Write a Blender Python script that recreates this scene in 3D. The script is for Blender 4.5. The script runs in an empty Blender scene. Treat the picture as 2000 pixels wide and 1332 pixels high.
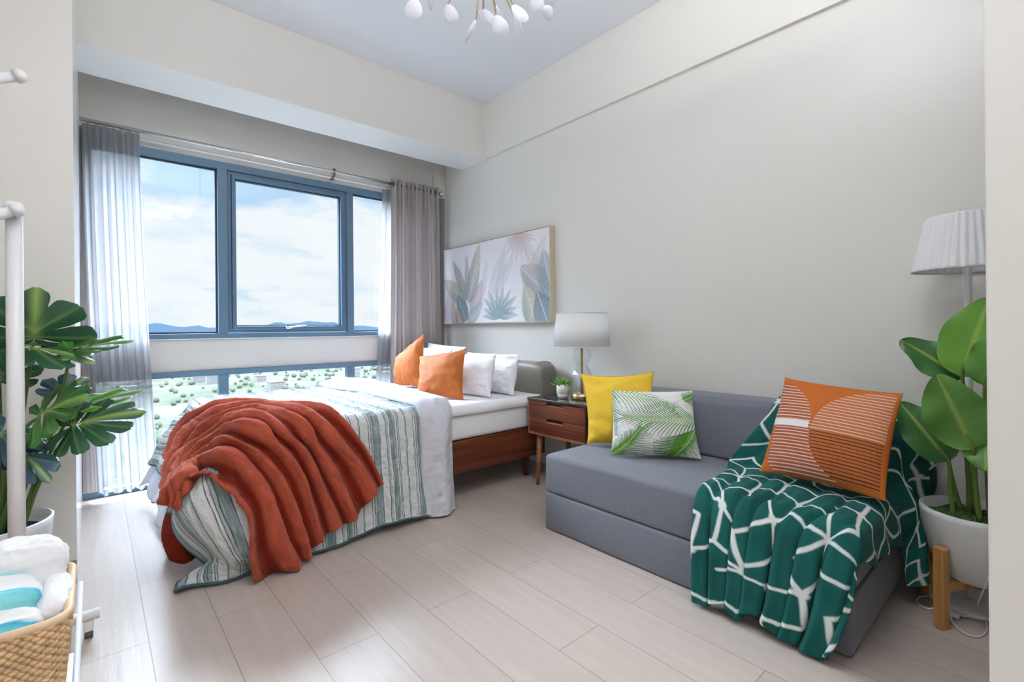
import bpy, math, random
import numpy as np
from mathutils import Vector, Matrix, noise
random.seed(7)
rng = np.random.default_rng(7)
S = bpy.context.scene
COL = S.collection
PI = math.pi

# ------------------------------------------------------------------ camera
def setup_camera():
    phi = math.atan(17.5 / 1888.5)
    a = math.atan((2070 - 1000) / 936.0)
    F = Vector((math.cos(a), math.sin(a), 0)); R = Vector((math.sin(a), -math.cos(a), 0)); U = Vector((0, 0, 1))
    ix = R * math.cos(phi) - U * math.sin(phi)
    iy = R * math.sin(phi) + U * math.cos(phi)
    cam = bpy.data.cameras.new('camera'); o = bpy.data.objects.new('camera', cam); COL.objects.link(o)
    m = Matrix((ix, iy, -F)).transposed().to_4x4()
    m.translation = Vector((0, 0, 1.08))
    o.matrix_world = m
    cam.sensor_width = 36; cam.lens = 936 / 2000 * 36; cam.shift_y = -24.3 / 2000
    cam.clip_start = .05; cam.clip_end = 9000
    S.camera = o
setup_camera()
S.view_settings.view_transform = 'Standard'; S.view_settings.look = 'None'
S.view_settings.gamma = 1; S.view_settings.use_curve_mapping = False
S.view_settings.exposure = 0.34
try:
    S.cycles.max_bounces = 12; S.cycles.diffuse_bounces = 6; S.cycles.transparent_max_bounces = 24
    S.cycles.caustics_reflective = False; S.cycles.caustics_refractive = False
    S.cycles.sample_clamp_indirect = 10.0
except Exception: pass

# ------------------------------------------------------------------ sky
def setup_world():
    w = bpy.data.worlds.new('sky'); S.world = w; w.use_nodes = True
    nt = w.node_tree; nt.nodes.clear(); N = nt.nodes.new; L = nt.links.new
    out = N('ShaderNodeOutputWorld'); bg = N('ShaderNodeBackground'); L(bg.outputs[0], out.inputs[0])
    tc = N('ShaderNodeTexCoord'); sep = N('ShaderNodeSeparateXYZ'); L(tc.outputs['Generated'], sep.inputs[0])
    def M(op, a, b=None, c=None, clamp=False):
        n = N('ShaderNodeMath'); n.operation = op; n.use_clamp = clamp
        for i, v in enumerate((a, b, c)):
            if v is None: continue
            if isinstance(v, (int, float)): n.inputs[i].default_value = v
            else: L(v, n.inputs[i])
        return n.outputs[0]
    z = sep.outputs[2]
    zc = M('MAXIMUM', z, 0.0)
    den = M('ADD', zc, .22)
    px = M('DIVIDE', sep.outputs[0], den); py = M('DIVIDE', sep.outputs[1], den)
    cb = N('ShaderNodeCombineXYZ'); L(px, cb.inputs[0]); L(py, cb.inputs[1])
    n1 = N('ShaderNodeTexNoise'); n1.inputs['Scale'].default_value = 1.9; n1.inputs['Detail'].default_value = 9; n1.inputs['Roughness'].default_value = .58
    L(cb.outputs[0], n1.inputs['Vector'])
    mp = N('ShaderNodeMapping'); mp.inputs['Scale'].default_value = (2.2, 2.2, 9); mp.inputs['Location'].default_value = (3.1, 1.7, .4)
    L(tc.outputs['Generated'], mp.inputs[0])
    n2 = N('ShaderNodeTexNoise'); n2.inputs['Scale'].default_value = 1.6; n2.inputs['Detail'].default_value = 8; n2.inputs['Roughness'].default_value = .55
    L(mp.outputs[0], n2.inputs['Vector'])
    # broad cloud bank low over the land, thin streaks above it
    bank = N('ShaderNodeMapRange'); bank.inputs['From Min'].default_value = .25; bank.inputs['From Max'].default_value = .17
    bank.inputs['To Min'].default_value = 0; bank.inputs['To Max'].default_value = .13; L(z, bank.inputs['Value'])
    s1 = M('ADD', M('MULTIPLY', n1.outputs[0], .6), M('MULTIPLY', n2.outputs[0], .4))
    s2 = M('ADD', s1, bank.outputs[0])
    cl = N('ShaderNodeMapRange'); cl.inputs['From Min'].default_value = .48; cl.inputs['From Max'].default_value = .58; L(s2, cl.inputs['Value'])
    sky = N('ShaderNodeValToRGB'); L(z, sky.inputs[0])
    e = sky.color_ramp.elements
    e[0].position = 0; e[0].color = (.62, .80, .95, 1)
    e[1].position = .40; e[1].color = (.38, .61, .90, 1)
    e.new(.12).color = (.56, .76, .95, 1)
    mx = N('ShaderNodeMix'); mx.data_type = 'RGBA'; L(cl.outputs[0], mx.inputs[0]); L(sky.outputs[0], mx.inputs[6])
    shd = N('ShaderNodeTexNoise'); shd.inputs['Scale'].default_value = 3.4; shd.inputs['Detail'].default_value = 7; L(mp.outputs[0], shd.inputs['Vector'])
    sr = N('ShaderNodeValToRGB'); L(shd.outputs[0], sr.inputs[0]); sr.color_ramp.elements[0].position = .34; sr.color_ramp.elements[0].color = (.78, .87, .96, 1)
    sr.color_ramp.elements[1].position = .52; sr.color_ramp.elements[1].color = (.93, .95, .98, 1); L(sr.outputs[0], mx.inputs[7])
    # the sky is far brighter high up, towards the sun
    up = N('ShaderNodeMapRange'); up.inputs['From Min'].default_value = .305; up.inputs['From Max'].default_value = .46
    up.inputs['To Min'].default_value = SKY_LOW; up.inputs['To Max'].default_value = SKY_HIGH; L(z, up.inputs['Value'])
    hz = N('ShaderNodeMapRange'); hz.inputs['From Min'].default_value = .31; hz.inputs['From Max'].default_value = .40; L(z, hz.inputs['Value'])
    m2 = N('ShaderNodeMix'); m2.data_type = 'RGBA'; L(hz.outputs[0], m2.inputs[0]); L(mx.outputs[2], m2.inputs[6]); m2.inputs[7].default_value = (.76, .86, 1.0, 1)
    L(m2.outputs[2], bg.inputs[0]); L(up.outputs[0], bg.inputs[1])
SKY_LOW, SKY_HIGH = .835, 35.0
setup_world()

# ------------------------------------------------------------------ fill lamps added outside the view
def area(name, loc, sx, sy, power, color=(1, .97, .93), rot=(0, 0, 0)):
    l = bpy.data.lights.new(name, 'AREA'); l.shape = 'RECTANGLE'; l.size = sx; l.size_y = sy; l.energy = power; l.color = color
    o = bpy.data.objects.new(name, l); o.location = loc; o.rotation_euler = rot; COL.objects.link(o); return o
area('ceiling_fill_light', (.5, -1.6, 3.10), 1.6, 1.2, 14, (1, .98, .95))  # downward fill added behind the camera to raise the room's level
# added fill turned to the ceiling, standing in for bounced flash
area('bounce_fill', (.85, .55, 2.40), .5, .5, 58, (1, .985, .96), (PI, 0, 0))
area('bounce_fill', (-.5, -1.7, 1.95), .9, .9, 22, (1, .985, .96), (PI, 0, 0))
# unseen fill added before the rear wall, which has no window
area('rear_fill_light', (-.6, -3.0, 1.7), 2.4, 2.0, 9, (.95, .98, 1), (math.radians(90), 0, 0))

# ------------------------------------------------------------------ materials
def mat(name, color=(.8, .8, .8), rough=.6, metal=0, spec=.5, sheen=0, bump=0, bscale=50, var=0, vscale=8, trans=0, detail=4, stretch=None, attr=None, coat=0, sss=0):
    m = bpy.data.materials.new(name); m.use_nodes = True
    nt = m.node_tree; p = nt.nodes['Principled BSDF']; N = nt.nodes.new; L = nt.links.new
    p.inputs['Base Color'].default_value = (*color, 1); p.inputs['Roughness'].default_value = rough
    p.inputs['Metallic'].default_value = metal; p.inputs['Specular IOR Level'].default_value = spec
    if sheen: p.inputs['Sheen Weight'].default_value = sheen; p.inputs['Sheen Roughness'].default_value = .4
    if coat: p.inputs['Coat Weight'].default_value = coat; p.inputs['Coat Roughness'].default_value = .08
    tc = N('ShaderNodeTexCoord'); vec = tc.outputs['Object']
    if stretch:
        mp = N('ShaderNodeMapping'); mp.inputs['Scale'].default_value = stretch; L(vec, mp.inputs[0]); vec = mp.outputs[0]
    colsock = None
    if attr:
        at = N('ShaderNodeAttribute'); at.attribute_name = attr; colsock = at.outputs['Color']; L(colsock, p.inputs['Base Color'])
    if var:
        n = N('ShaderNodeTexNoise'); n.inputs['Scale'].default_value = vscale; n.inputs['Detail'].default_value = detail; L(vec, n.inputs['Vector'])
        mr = N('ShaderNodeMapRange'); mr.inputs['From Min'].default_value = .3; mr.inputs['From Max'].default_value = .7
        mr.inputs['To Min'].default_value = 1 - var; mr.inputs['To Max'].default_value = 1 + var; L(n.outputs[0], mr.inputs['Value'])
        mx = N('ShaderNodeVectorMath'); mx.operation = 'SCALE'
        if colsock: L(colsock, mx.inputs[0])
        else: mx.inputs[0].default_value = color
        L(mr.outputs[0], mx.inputs['Scale']); L(mx.outputs[0], p.inputs['Base Color'])
    if bump:
        n = N('ShaderNodeTexNoise'); n.inputs['Scale'].default_value = bscale; n.inputs['Detail'].default_value = 3; L(vec, n.inputs['Vector'])
        b = N('ShaderNodeBump'); b.inputs['Strength'].default_value = bump; b.inputs['Distance'].default_value = .01
        L(n.outputs[0], b.inputs['Height']); L(b.outputs[0], p.inputs['Normal'])
    if trans:
        # thin cloth or leaf: part of the light passes through
        tr = N('ShaderNodeBsdfTranslucent'); 
        if colsock: L(colsock, tr.inputs[0])
        else: tr.inputs[0].default_value = (*color, 1)
        ms = N('ShaderNodeMixShader'); ms.inputs[0].default_value = trans
        L(p.outputs[0], ms.inputs[1]); L(tr.outputs[0], ms.inputs[2]); L(ms.outputs[0], nt.nodes['Material Output'].inputs[0])
    return m

def glass_mat(name, tint=(1, 1, 1), refl=.06, ribs=False):
    m = bpy.data.materials.new(name); m.use_nodes = True; nt = m.node_tree; nt.nodes.clear(); N = nt.nodes.new; L = nt.links.new
    o = N('ShaderNodeOutputMaterial'); t = N('ShaderNodeBsdfTransparent'); t.inputs[0].default_value = (*tint, 1)
    g = N('ShaderNodeBsdfGlossy'); g.inputs['Roughness'].default_value = .02
    lw = N('ShaderNodeLayerWeight'); lw.inputs[0].default_value = .35
    mr = N('ShaderNodeMapRange'); mr.inputs['To Min'].default_value = refl * .5; mr.inputs['To Max'].default_value = min(1, refl * 8); L(lw.outputs['Facing'], mr.inputs['Value'])
    ms = N('ShaderNodeMixShader'); L(mr.outputs[0], ms.inputs[0]); L(t.outputs[0], ms.inputs[1]); L(g.outputs[0], ms.inputs[2]); L(ms.outputs[0], o.inputs[0])
    return m

def sheer_mat(name):
    m = bpy.data.materials.new(name); m.use_nodes = True; nt = m.node_tree; nt.nodes.clear(); N = nt.nodes.new; L = nt.links.new
    o = N('ShaderNodeOutputMaterial'); t = N('ShaderNodeBsdfTransparent'); t.inputs[0].default_value = (1, 1, 1, 1)
    d = N('ShaderNodeBsdfDiffuse'); d.inputs[0].default_value = (.44, .44, .47, 1)
    tr = N('ShaderNodeBsdfTranslucent'); tr.inputs[0].default_value = (.42, .43, .47, 1)
    a = N('ShaderNodeMixShader'); a.inputs[0].default_value = .55; L(d.outputs[0], a.inputs[1]); L(tr.outputs[0], a.inputs[2])
    b = N('ShaderNodeMixShader'); b.inputs[0].default_value = .80; L(t.outputs[0], b.inputs[1]); L(a.outputs[0], b.inputs[2]); L(b.outputs[0], o.inputs[0])
    return m

def wood_mat(name, c1, c2, rough=.4, axis=1, coat=0, scale=1.0):
    m = bpy.data.materials.new(name); m.use_nodes = True
    nt = m.node_tree; p = nt.nodes['Principled BSDF']; N = nt.nodes.new; L = nt.links.new
    tc = N('ShaderNodeTexCoord'); mp = N('ShaderNodeMapping'); s = [38 * scale] * 3; s[axis] = 1.6 * scale; mp.inputs['Scale'].default_value = s
    L(tc.outputs['Object'], mp.inputs[0]); n = N('ShaderNodeTexNoise'); n.inputs['Scale'].default_value = 1; n.inputs['Detail'].default_value = 5; L(mp.outputs[0], n.inputs['Vector'])
    r = N('ShaderNodeValToRGB'); r.color_ramp.elements[0].position = .35; r.color_ramp.elements[0].color = (*c1, 1); r.color_ramp.elements[1].position = .68; r.color_ramp.elements[1].color = (*c2, 1)
    L(n.outputs[0], r.inputs[0]); L(r.outputs[0], p.inputs['Base Color']); p.inputs['Roughness'].default_value = rough
    if coat: p.inputs['Coat Weight'].default_value = coat; p.inputs['Coat Roughness'].default_value = .15
    return m

def floor_mat():
    m = bpy.data.materials.new('wood_look_floor_tile'); m.use_nodes = True
    nt = m.node_tree; p = nt.nodes['Principled BSDF']; N = nt.nodes.new; L = nt.links.new
    tc = N('ShaderNodeTexCoord'); sep = N('ShaderNodeSeparateXYZ'); L(tc.outputs['Object'], sep.inputs[0])
    cb = N('ShaderNodeCombineXYZ')
    ax = N('ShaderNodeMath'); ax.operation = 'ADD'; ax.inputs[1].default_value = FLOOR_OY; L(sep.outputs[1], ax.inputs[0])
    ay = N('ShaderNodeMath'); ay.operation = 'ADD'; ay.inputs[1].default_value = FLOOR_OX; L(sep.outputs[0], ay.inputs[0])
    L(ax.outputs[0], cb.inputs[0]); L(ay.outputs[0], cb.inputs[1])
    b = N('ShaderNodeTexBrick'); L(cb.outputs[0], b.inputs['Vector'])
    b.offset = .5; b.offset_frequency = 2; b.squash = 1
    b.inputs['Scale'].default_value = 1; b.inputs['Brick Width'].default_value = .99; b.inputs['Row Height'].default_value = .2058
    b.inputs['Mortar Size'].default_value = .0016; b.inputs['Mortar Smooth'].default_value = .25; b.inputs['Bias'].default_value = 0
    b.inputs['Color1'].default_value = (.435, .372, .335, 1); b.inputs['Color2'].default_value = (.49, .42, .372, 1); b.inputs['Mortar'].default_value = (.25, .215, .195, 1)
    mp = N('ShaderNodeMapping'); mp.inputs['Scale'].default_value = (2.2, 30, 1); L(cb.outputs[0], mp.inputs[0])
    n = N('ShaderNodeTexNoise'); n.inputs['Scale'].default_value = 1; n.inputs['Detail'].default_value = 6; n.inputs['Roughness'].default_value = .6; L(mp.outputs[0], n.inputs['Vector'])
    mr = N('ShaderNodeMapRange'); mr.inputs['From Min'].default_value = .3; mr.inputs['From Max'].default_value = .7; mr.inputs['To Min'].default_value = .93; mr.inputs['To Max'].default_value = 1.06; L(n.outputs[0], mr.inputs['Value'])
    sc = N('ShaderNodeVectorMath'); sc.operation = 'SCALE'; L(b.outputs['Color'], sc.inputs[0]); L(mr.outputs[0], sc.inputs['Scale']); L(sc.outputs[0], p.inputs['Base Color'])
    p.inputs['Roughness'].default_value = .33; p.inputs['Specular IOR Level'].default_value = .5
    bp = N('ShaderNodeBump'); bp.inputs['Strength'].default_value = .25; bp.inputs['Distance'].default_value = .004
    add = N('ShaderNodeMath'); add.operation = 'SUBTRACT'; L(n.outputs[0], add.inputs[0]); L(b.outputs['Fac'], add.inputs[1])
    L(add.outputs[0], bp.inputs['Height']); L(bp.outputs[0], p.inputs['Normal'])
    return m
FLOOR_OX = -.14 + .2058 * 20          # rows of tiles start at x = .14
FLOOR_OY = -1.110 + .99 * 20

# ------------------------------------------------------------------ objects
def tag(o, label=None, cat=None, group=None, kind=None):
    if label: o['label'] = label
    if cat: o['category'] = cat
    if group: o['group'] = group
    if kind: o['kind'] = kind
    return o
def thing(name, label, cat, loc=(0, 0, 0), rot=(0, 0, 0), group=None):
    o = bpy.data.objects.new(name, None); COL.objects.link(o); o.location = loc; o.rotation_euler = rot; o.empty_display_size = .05
    return tag(o, label, cat, group)
def mesh_obj(name, V, Fc, m, parent=None, smooth=True, local=False, uv=None, col=None, label=None):
    """V world coordinates unless local; children of an unrotated Empty are shifted to its origin."""
    V = np.asarray(V, float).reshape(-1, 3)
    if parent is not None and not local:
        off = np.zeros(3); q = parent
        while q is not None: off += np.array(q.location); q = q.parent
        V = V - off
    me = bpy.data.meshes.new(name); me.from_pydata(V.tolist(), [], [tuple(int(i) for i in f) for f in Fc]); me.validate(clean_customdata=False)
    if smooth: me.polygons.foreach_set('use_smooth', [True] * len(me.polygons))
    if col is not None:
        c = np.ones((len(V), 4)); c[:, :3] = np.clip(col, 0, 1)
        at = me.color_attributes.new('paint', 'FLOAT_COLOR', 'POINT'); at.data.foreach_set('color', c.ravel())
    if uv is not None:
        l = me.uv_layers.new(name='uv'); li = np.empty(len(me.loops), int); me.loops.foreach_get('vertex_index', li)
        l.data.foreach_set('uv', np.asarray(uv)[li].ravel())
    if m is not None: me.materials.append(m)
    o = bpy.data.objects.new(name, me); COL.objects.link(o)
    if parent is not None: o.parent = parent
    if label: o['label'] = label
    return o
def bevel(o, w, seg=3, ang=35):
    b = o.modifiers.new('bevel', 'BEVEL'); b.width = w; b.segments = seg; b.limit_method = 'ANGLE'; b.angle_limit = math.radians(ang); b.harden_normals = False
    return o
def subsurf(o, n=1):
    s = o.modifiers.new('sub', 'SUBSURF'); s.levels = n; s.render_levels = n; return o
class MB:
    def __init__(s): s.V = []; s.F = []
    def add(s, V, F):
        n = len(s.V); s.V += [tuple(v) for v in V]; s.F += [tuple(i + n for i in f) for f in F]; return s
    def box(s, x0, x1, y0, y1, z0, z1):
        return s.add([(x0, y0, z0), (x1, y0, z0), (x1, y1, z0), (x0, y1, z0), (x0, y0, z1), (x1, y0, z1), (x1, y1, z1), (x0, y1, z1)],
                     [(3, 2, 1, 0), (4, 5, 6, 7), (0, 1, 5, 4), (1, 2, 6, 5), (2, 3, 7, 6), (3, 0, 4, 7)])
    def tube(s, pts, r, n=10, cap=True):
        P = [Vector(p) for p in pts]; R = r if isinstance(r, (list, tuple)) else [r] * len(P)
        V = []; prev = None
        for i, p in enumerate(P):
            t = (P[min(i + 1, len(P) - 1)] - P[max(i - 1, 0)]).normalized()
            if prev is None:
                u = t.cross(Vector((0, 0, 1)) if abs(t.z) < .9 else Vector((1, 0, 0))).normalized()
            else:
                u = (prev - t * prev.dot(t)).normalized()
            prev = u; v = t.cross(u)
            for k in range(n):
                a = 2 * PI * k / n; V.append(p + (u * math.cos(a) + v * math.sin(a)) * R[i])
        F = []
        for i in range(len(P) - 1):
            for k in range(n):
                a = i * n + k; b = i * n + (k + 1) % n; F.append((a, b, b + n, a + n))
        if cap: F.append(tuple(range(n))[::-1]); F.append(tuple(range((len(P) - 1) * n, len(P) * n)))
        return s.add(V, F)
    def lathe(s, prof, c=(0, 0, 0), n=32, f=None, cap=False):
        V = []
        for (r, z) in prof:
            for k in range(n):
                a = 2 * PI * k / n; rr = r * (f(a, z) if f else 1); V.append((c[0] + rr * math.cos(a), c[1] + rr * math.sin(a), c[2] + z))
        F = []
        for i in range(len(prof) - 1):
            for k in range(n):
                a = i * n + k; b = i * n + (k + 1) % n; F.append((a, b, b + n, a + n))
        if cap: F.append(tuple(range(n))[::-1]); F.append(tuple(range((len(prof) - 1) * n, len(prof) * n)))
        return s.add(V, F)
    def build(s, name, m, parent=None, **k): return mesh_obj(name, s.V, s.F, m, parent, **k)
def rbox(name, x0, x1, y0, y1, z0, z1, m, parent=None, w=.01, seg=3, **k):
    o = MB().box(x0, x1, y0, y1, z0, z1).build(name, m, parent, **k); bevel(o, w, seg); return o
def grid_faces(nu, nv, off=0, flip=False):
    i = np.arange(nu - 1)[:, None]; j = np.arange(nv - 1)[None, :]
    a = (i * nv + j + off).ravel()
    f = np.stack([a, a + nv, a + nv + 1, a + 1], 1)
    return f[:, ::-1] if flip else f
def grid_obj(name, P, m, parent=None, thick=0, **k):
    """P (nu,nv,3)"""
    nu, nv = P.shape[:2]
    o = mesh_obj(name, P.reshape(-1, 3), grid_faces(nu, nv), m, parent, **k)
    if thick:
        s = o.modifiers.new('thick', 'SOLIDIFY'); s.thickness = thick; s.offset = 0
    return o
def structure(o, *parts):
    o['kind'] = 'structure'; return o
def fbm(x, y, sc=1.0, seed=0, octaves=3):
    """cheap smooth noise, numpy, about -1..1"""
    r = np.random.default_rng(seed); out = 0 * (x + y); amp = 1.0; tot = 0
    for o in range(octaves):
        for k in range(5):
            a = r.uniform(0, 2 * PI); f = sc * (2 ** o) * r.uniform(.7, 1.3); ph = r.uniform(0, 2 * PI)
            out = out + amp * np.sin((x * math.cos(a) + y * math.sin(a)) * f + ph + 1.3 * np.sin((x * math.sin(a) - y * math.cos(a)) * f * .7 + ph * 2))
        tot += amp * 3; amp *= .5
    return out / tot
# ================================================================== THE ROOM
M_wall = mat('wall_paint', (.76, .745, .71), .27, spec=.62, bump=.02, bscale=300)
M_ceil = mat('ceiling_paint', (.76, .79, .84), .5, spec=.3)
M_white = mat('white_paint', (.86, .86, .87), .5)
M_frame = mat('slate_blue_aluminium', (.115, .205, .30), .45, metal=.25, spec=.6, var=.06, vscale=6)
M_frame2 = mat('slate_blue_sash', (.095, .175, .275), .4, metal=.25, spec=.6)
M_rubber = mat('dark_gasket', (.03, .045, .06), .6)
M_span = mat('spandrel_panel', (.66, .63, .605), .6)
M_glass = glass_mat('window_glass', (.97, .99, .99), .03)
M_chrome = mat('chrome', (.72, .72, .72), .22, metal=1)
M_base = mat('grey_skirting', (.26, .25, .24), .5)

XR, YW, ZC = 2.72, 4.15, 3.13
fl = MB().box(-2.6, 3.0, -3.2, 4.20, -.12, 0).build('floor', floor_mat(), smooth=False); structure(fl)
ce = MB().box(-2.6, 3.0, -3.2, 4.35, ZC, ZC + .15).build('ceiling', M_ceil, smooth=False); structure(ce)
wr = MB().box(XR, XR + .15, -3.2, 4.35, 0, ZC).build('wall_right', M_wall, smooth=False); structure(wr)
# band of the upper wall standing 2 cm proud: it shows as the thin line running up to the right
structure(MB().box(2.698, XR - .0005, -3.2, 3.45, 2.63, ZC - .001).build('trim_1', M_wall, smooth=False))
bm_ = structure(MB().box(-2.6, 2.7195, 3.45, 3.83, 2.63, ZC - .001).build('trim_2', M_wall, smooth=False)); bm_.data.materials.append(mat('white_soffit', (.92, .92, .91), .22, spec=.7)); bm_.data.polygons[0].material_index = 1   # its underside has a whiter, glossier finish     # ceiling beam
structure(MB().box(-2.6, 2.7195, -3.3, -3.2, 0, ZC - .001).build('wall_rear', M_wall, smooth=False))
structure(MB().box(-2.7, -2.6, -3.3, 4.35, 0, ZC).build('wall_far_left', M_wall, smooth=False))
wall = MB()
wall.box(-.60, 2.7195, YW, YW + .2, 2.355, ZC - .001)      # above the window
wall.box(2.60, 2.7195, YW, YW + .2, 0, 2.355)
wall.box(-.60, -.055, YW, YW + .2, 0, 2.355)
structure(wall.build('wall_back', M_wall, smooth=False))
structure(MB().box(2.585, 2.7195, 4.125, YW - .0005, 0, 2.629).build('trim_3', M_wall, smooth=False))    # slim pier in the corner
structure(MB().box(-.055, 2.60, YW + .012, YW + .19, .795, 1.025).build('trim_4', M_span, smooth=False)) # opaque band between the windows
# left-hand wall end with its bright reveal
structure(MB().box(-2.6, -.058, 2.80, YW + .2, 0, ZC - .001).build('wall_left', M_wall, smooth=False))
structure(bevel(MB().box(-2.6, -.058, 2.791, 2.7995, .0005, .10).build('baseboard_left', M_base, smooth=False), .002))
# end of the partition close to the camera on the right
structure(bevel(MB().box(1.40, 1.52, -3.1, .1012, 0, ZC - .001).build('wall_front', M_wall, smooth=False), .004))

def frame_rect(mb, x0, x1, z0, z1, t, y0, y1):
    mb.box(x0, x1, y0, y1, z1 - t, z1); mb.box(x0, x1, y0, y1, z0, z0 + t)
    mb.box(x0, x0 + t, y0, y1, z0 + t, z1 - t); mb.box(x1 - t, x1, y0, y1, z0 + t, z1 - t)
def pane(parent, x0, x1, z0, z1, y):
    return MB().box(x0, x1, y, y + .006, z0, z1).build('pane', M_glass, parent, smooth=False)
XL, XE = -.054, 2.599
# upper window
w1 = bpy.data.objects.new('window_1', None); COL.objects.link(w1); w1.location = (1.27, YW, 1.03); w1['kind'] = 'structure'
f = MB()
f.box(XL, XE, 4.135, 4.20, 2.298, 2.354); f.box(XL, XE, 4.135, 4.20, 1.026, 1.064)
f.box(XL, -.01, 4.135, 4.20, 1.064, 2.298); f.box(2.555, XE, 4.135, 4.20, 1.064, 2.298)
f.box(.708, .768, 4.13, 4.20, 1.064, 2.298); f.box(1.690, 1.750, 4.13, 4.20, 1.064, 2.298)
bevel(f.build('window_frame', M_frame, w1, smooth=False), .002, 2)
g = MB(); frame_rect(g, -.01, .708, 1.064, 2.298, .012, 4.165, 4.185); frame_rect(g, 1.750, 2.555, 1.064, 2.298, .012, 4.165, 4.185)
g.build('gasket', M_rubber, w1, smooth=False)
sash = bpy.data.objects.new('sash', None); COL.objects.link(sash); sash.parent = w1; sash.location = (0, 0, 0)
s = MB(); frame_rect(s, .775, 1.683, 1.070, 2.292, .022, 4.138, 4.19); frame_rect(s, .799, 1.659, 1.094, 2.268, .024, 4.122, 4.19)
bevel(s.build('sash_frame', M_frame2, sash, smooth=False), .002, 2)
frame_rect(s2 := MB(), .823, 1.635, 1.118, 2.244, .008, 4.150, 4.185); s2.build('glazing_bead', M_rubber, sash, smooth=False)
h = MB(); h.box(1.175, 1.225, 4.112, 4.122, 1.094, 1.120); h.box(1.192, 1.208, 4.090, 4.114, 1.100, 1.114); h.tube([(1.20, 4.092, 1.108), (1.30, 4.088, 1.118), (1.325, 4.09, 1.118)], [.008, .006, .005])
h.build('handle', M_chrome, sash)
pane(w1, -.006, .706, 1.070, 2.292, 4.172); pane(w1, .825, 1.633, 1.12, 2.24, 4.168); pane(w1, 1.752, 2.553, 1.070, 2.292, 4.172)
# lower window, down to the floor
w2 = bpy.data.objects.new('window_2', None); COL.objects.link(w2); w2.location = (1.27, YW, 0); w2['kind'] = 'structure'
f = MB()
f.box(XL, XE, 4.138, 4.20, .752, .794); f.box(XL, XE, 4.138, 4.1995, .0005, .045)
f.box(XL, -.01, 4.138, 4.20, .045, .752); f.box(2.555, XE, 4.138, 4.20, .045, .752)
f.box(.708, .770, 4.132, 4.20, .045, .752); f.box(1.690, 1.752, 4.132, 4.20, .045, .752)
bevel(f.build('window_frame', M_frame, w2, smooth=False), .002, 2)
pane(w2, -.008, .706, .046, .75, 4.172); pane(w2, .772, 1.688, .046, .75, 4.172); pane(w2, 1.754, 2.553, .046, .75, 4.172)

# ------------------------------------------------------------------ curtain rods
r = thing('curtain_rod', 'chrome curtain pole running above the window under the beam', 'curtain rod', (1.3, 4.05, 2.425))
MB().tube([(-.055, 4.05, 2.425), (2.60, 4.05, 2.425)], .012, 12).build('pole', M_chrome, r)
def lathe_x(prof, c, n=14):
    mb = MB().lathe(prof, (0, 0, 0), n); mb.V = [(c[0] + z, c[1] + x, c[2] + y) for (x, y, z) in mb.V]; return mb
lathe_x([(0, 0), (.014, .001), (.014, .012), (.024, .016), (.027, .03), (.02, .045), (0, .05)], (2.60, 4.05, 2.425)).build('finial', M_chrome, r)
b = MB(); b.tube([(1.56, YW - .001, 2.385), (1.56, 4.10, 2.385), (1.56, 4.06, 2.405)], .008, 8)
b.tube([(1.552, 4.05, 2.40), (1.552, 4.05, 2.45)], .012, 10); b.tube([(1.56, 4.10, 2.372), (1.56, 4.10, 2.398)], .011, 8)
b.build('bracket', mat('dark_steel', (.16, .15, .15), .35, metal=.8), r)
r = thing('sheer_curtain_rod', 'thin white inner rod close to the wall above the window', 'curtain rod', (1.3, 4.10, 2.385))
MB().tube([(-.055, 4.10, 2.388), (2.58, 4.10, 2.388)], .008, 10).build('pole', M_white, r)

# ------------------------------------------------------------------ curtains
M_sheer = sheer_mat('sheer_voile')
M_drape = mat('taupe_curtain', (.50, .455, .45), .85, spec=.2, bump=.15, bscale=220, trans=.12)
def curtain(name, label, cat, xt, xb, y, amp, nf, m, z1=2.45, z0=.03, nu=200, nv=26, seed=0, hang=None, irr=.5, parent=None, micro=0):
    s = np.linspace(0, 1, nu)[None, :]; t = np.linspace(0, 1, nv)[:, None]
    e = t ** 1.4
    xa = xt[0] + (xb[0] - xt[0]) * e; xc = xt[1] + (xb[1] - xt[1]) * e
    ph = s * nf * 2 * PI + irr * fbm(s * 6, t * .6, 1.0, seed)
    X = xa + (xc - xa) * s + (xc - xa) / nf * .10 * np.sin(2 * ph)
    Y = y + amp * (np.sin(ph) + .25 * np.sin(2.3 * ph + 1)) * (1 - .15 * t) + micro * fbm(s * 30, t * 2, 3.0, seed + 5)
    Z = z1 + (z0 - z1) * t + 0 * s
    if hang is not None: Z = Z + hang(s, t)
    P = np.stack([X + 0 * Z, Y + 0 * Z, Z], 2)
    o = grid_obj(name, P, m, None)
    return tag(o, label, cat)
curtain('sheer_curtain', 'long white sheer curtain at the left end of the window', 'curtain', (-.045, .245), (.015, .335), 4.055, .022, 7, M_sheer, 2.41, .035, seed=1,
        hang=lambda s, t: .012 * np.sin(s * 34) * t ** 6)
curtain('sheer_curtain', 'white sheer curtain behind the taupe drape, right end of the window', 'curtain', (2.02, 2.70), (1.90, 2.66), 4.105, .014, 14, M_sheer, 2.40, .035, seed=2)
curtain('taupe_curtain', 'narrow strip of taupe curtain behind the left sheer by the wall', 'curtain', (-.052, -.040), (-.052, .045), 4.10, .012, 2, M_drape, 2.40, .05, nu=60, seed=3)
c = curtain('taupe_curtain', 'taupe eyelet curtain hanging gathered beside the bed and headboard', 'curtain', (2.075, 2.575), (2.04, 2.60), 4.040, .032, 11, M_drape, 2.475, .02, nu=480, seed=4, irr=1.0, micro=.003)
M_eye = mat('eyelet_metal', (.12, .10, .10), .4, metal=.7)
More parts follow.
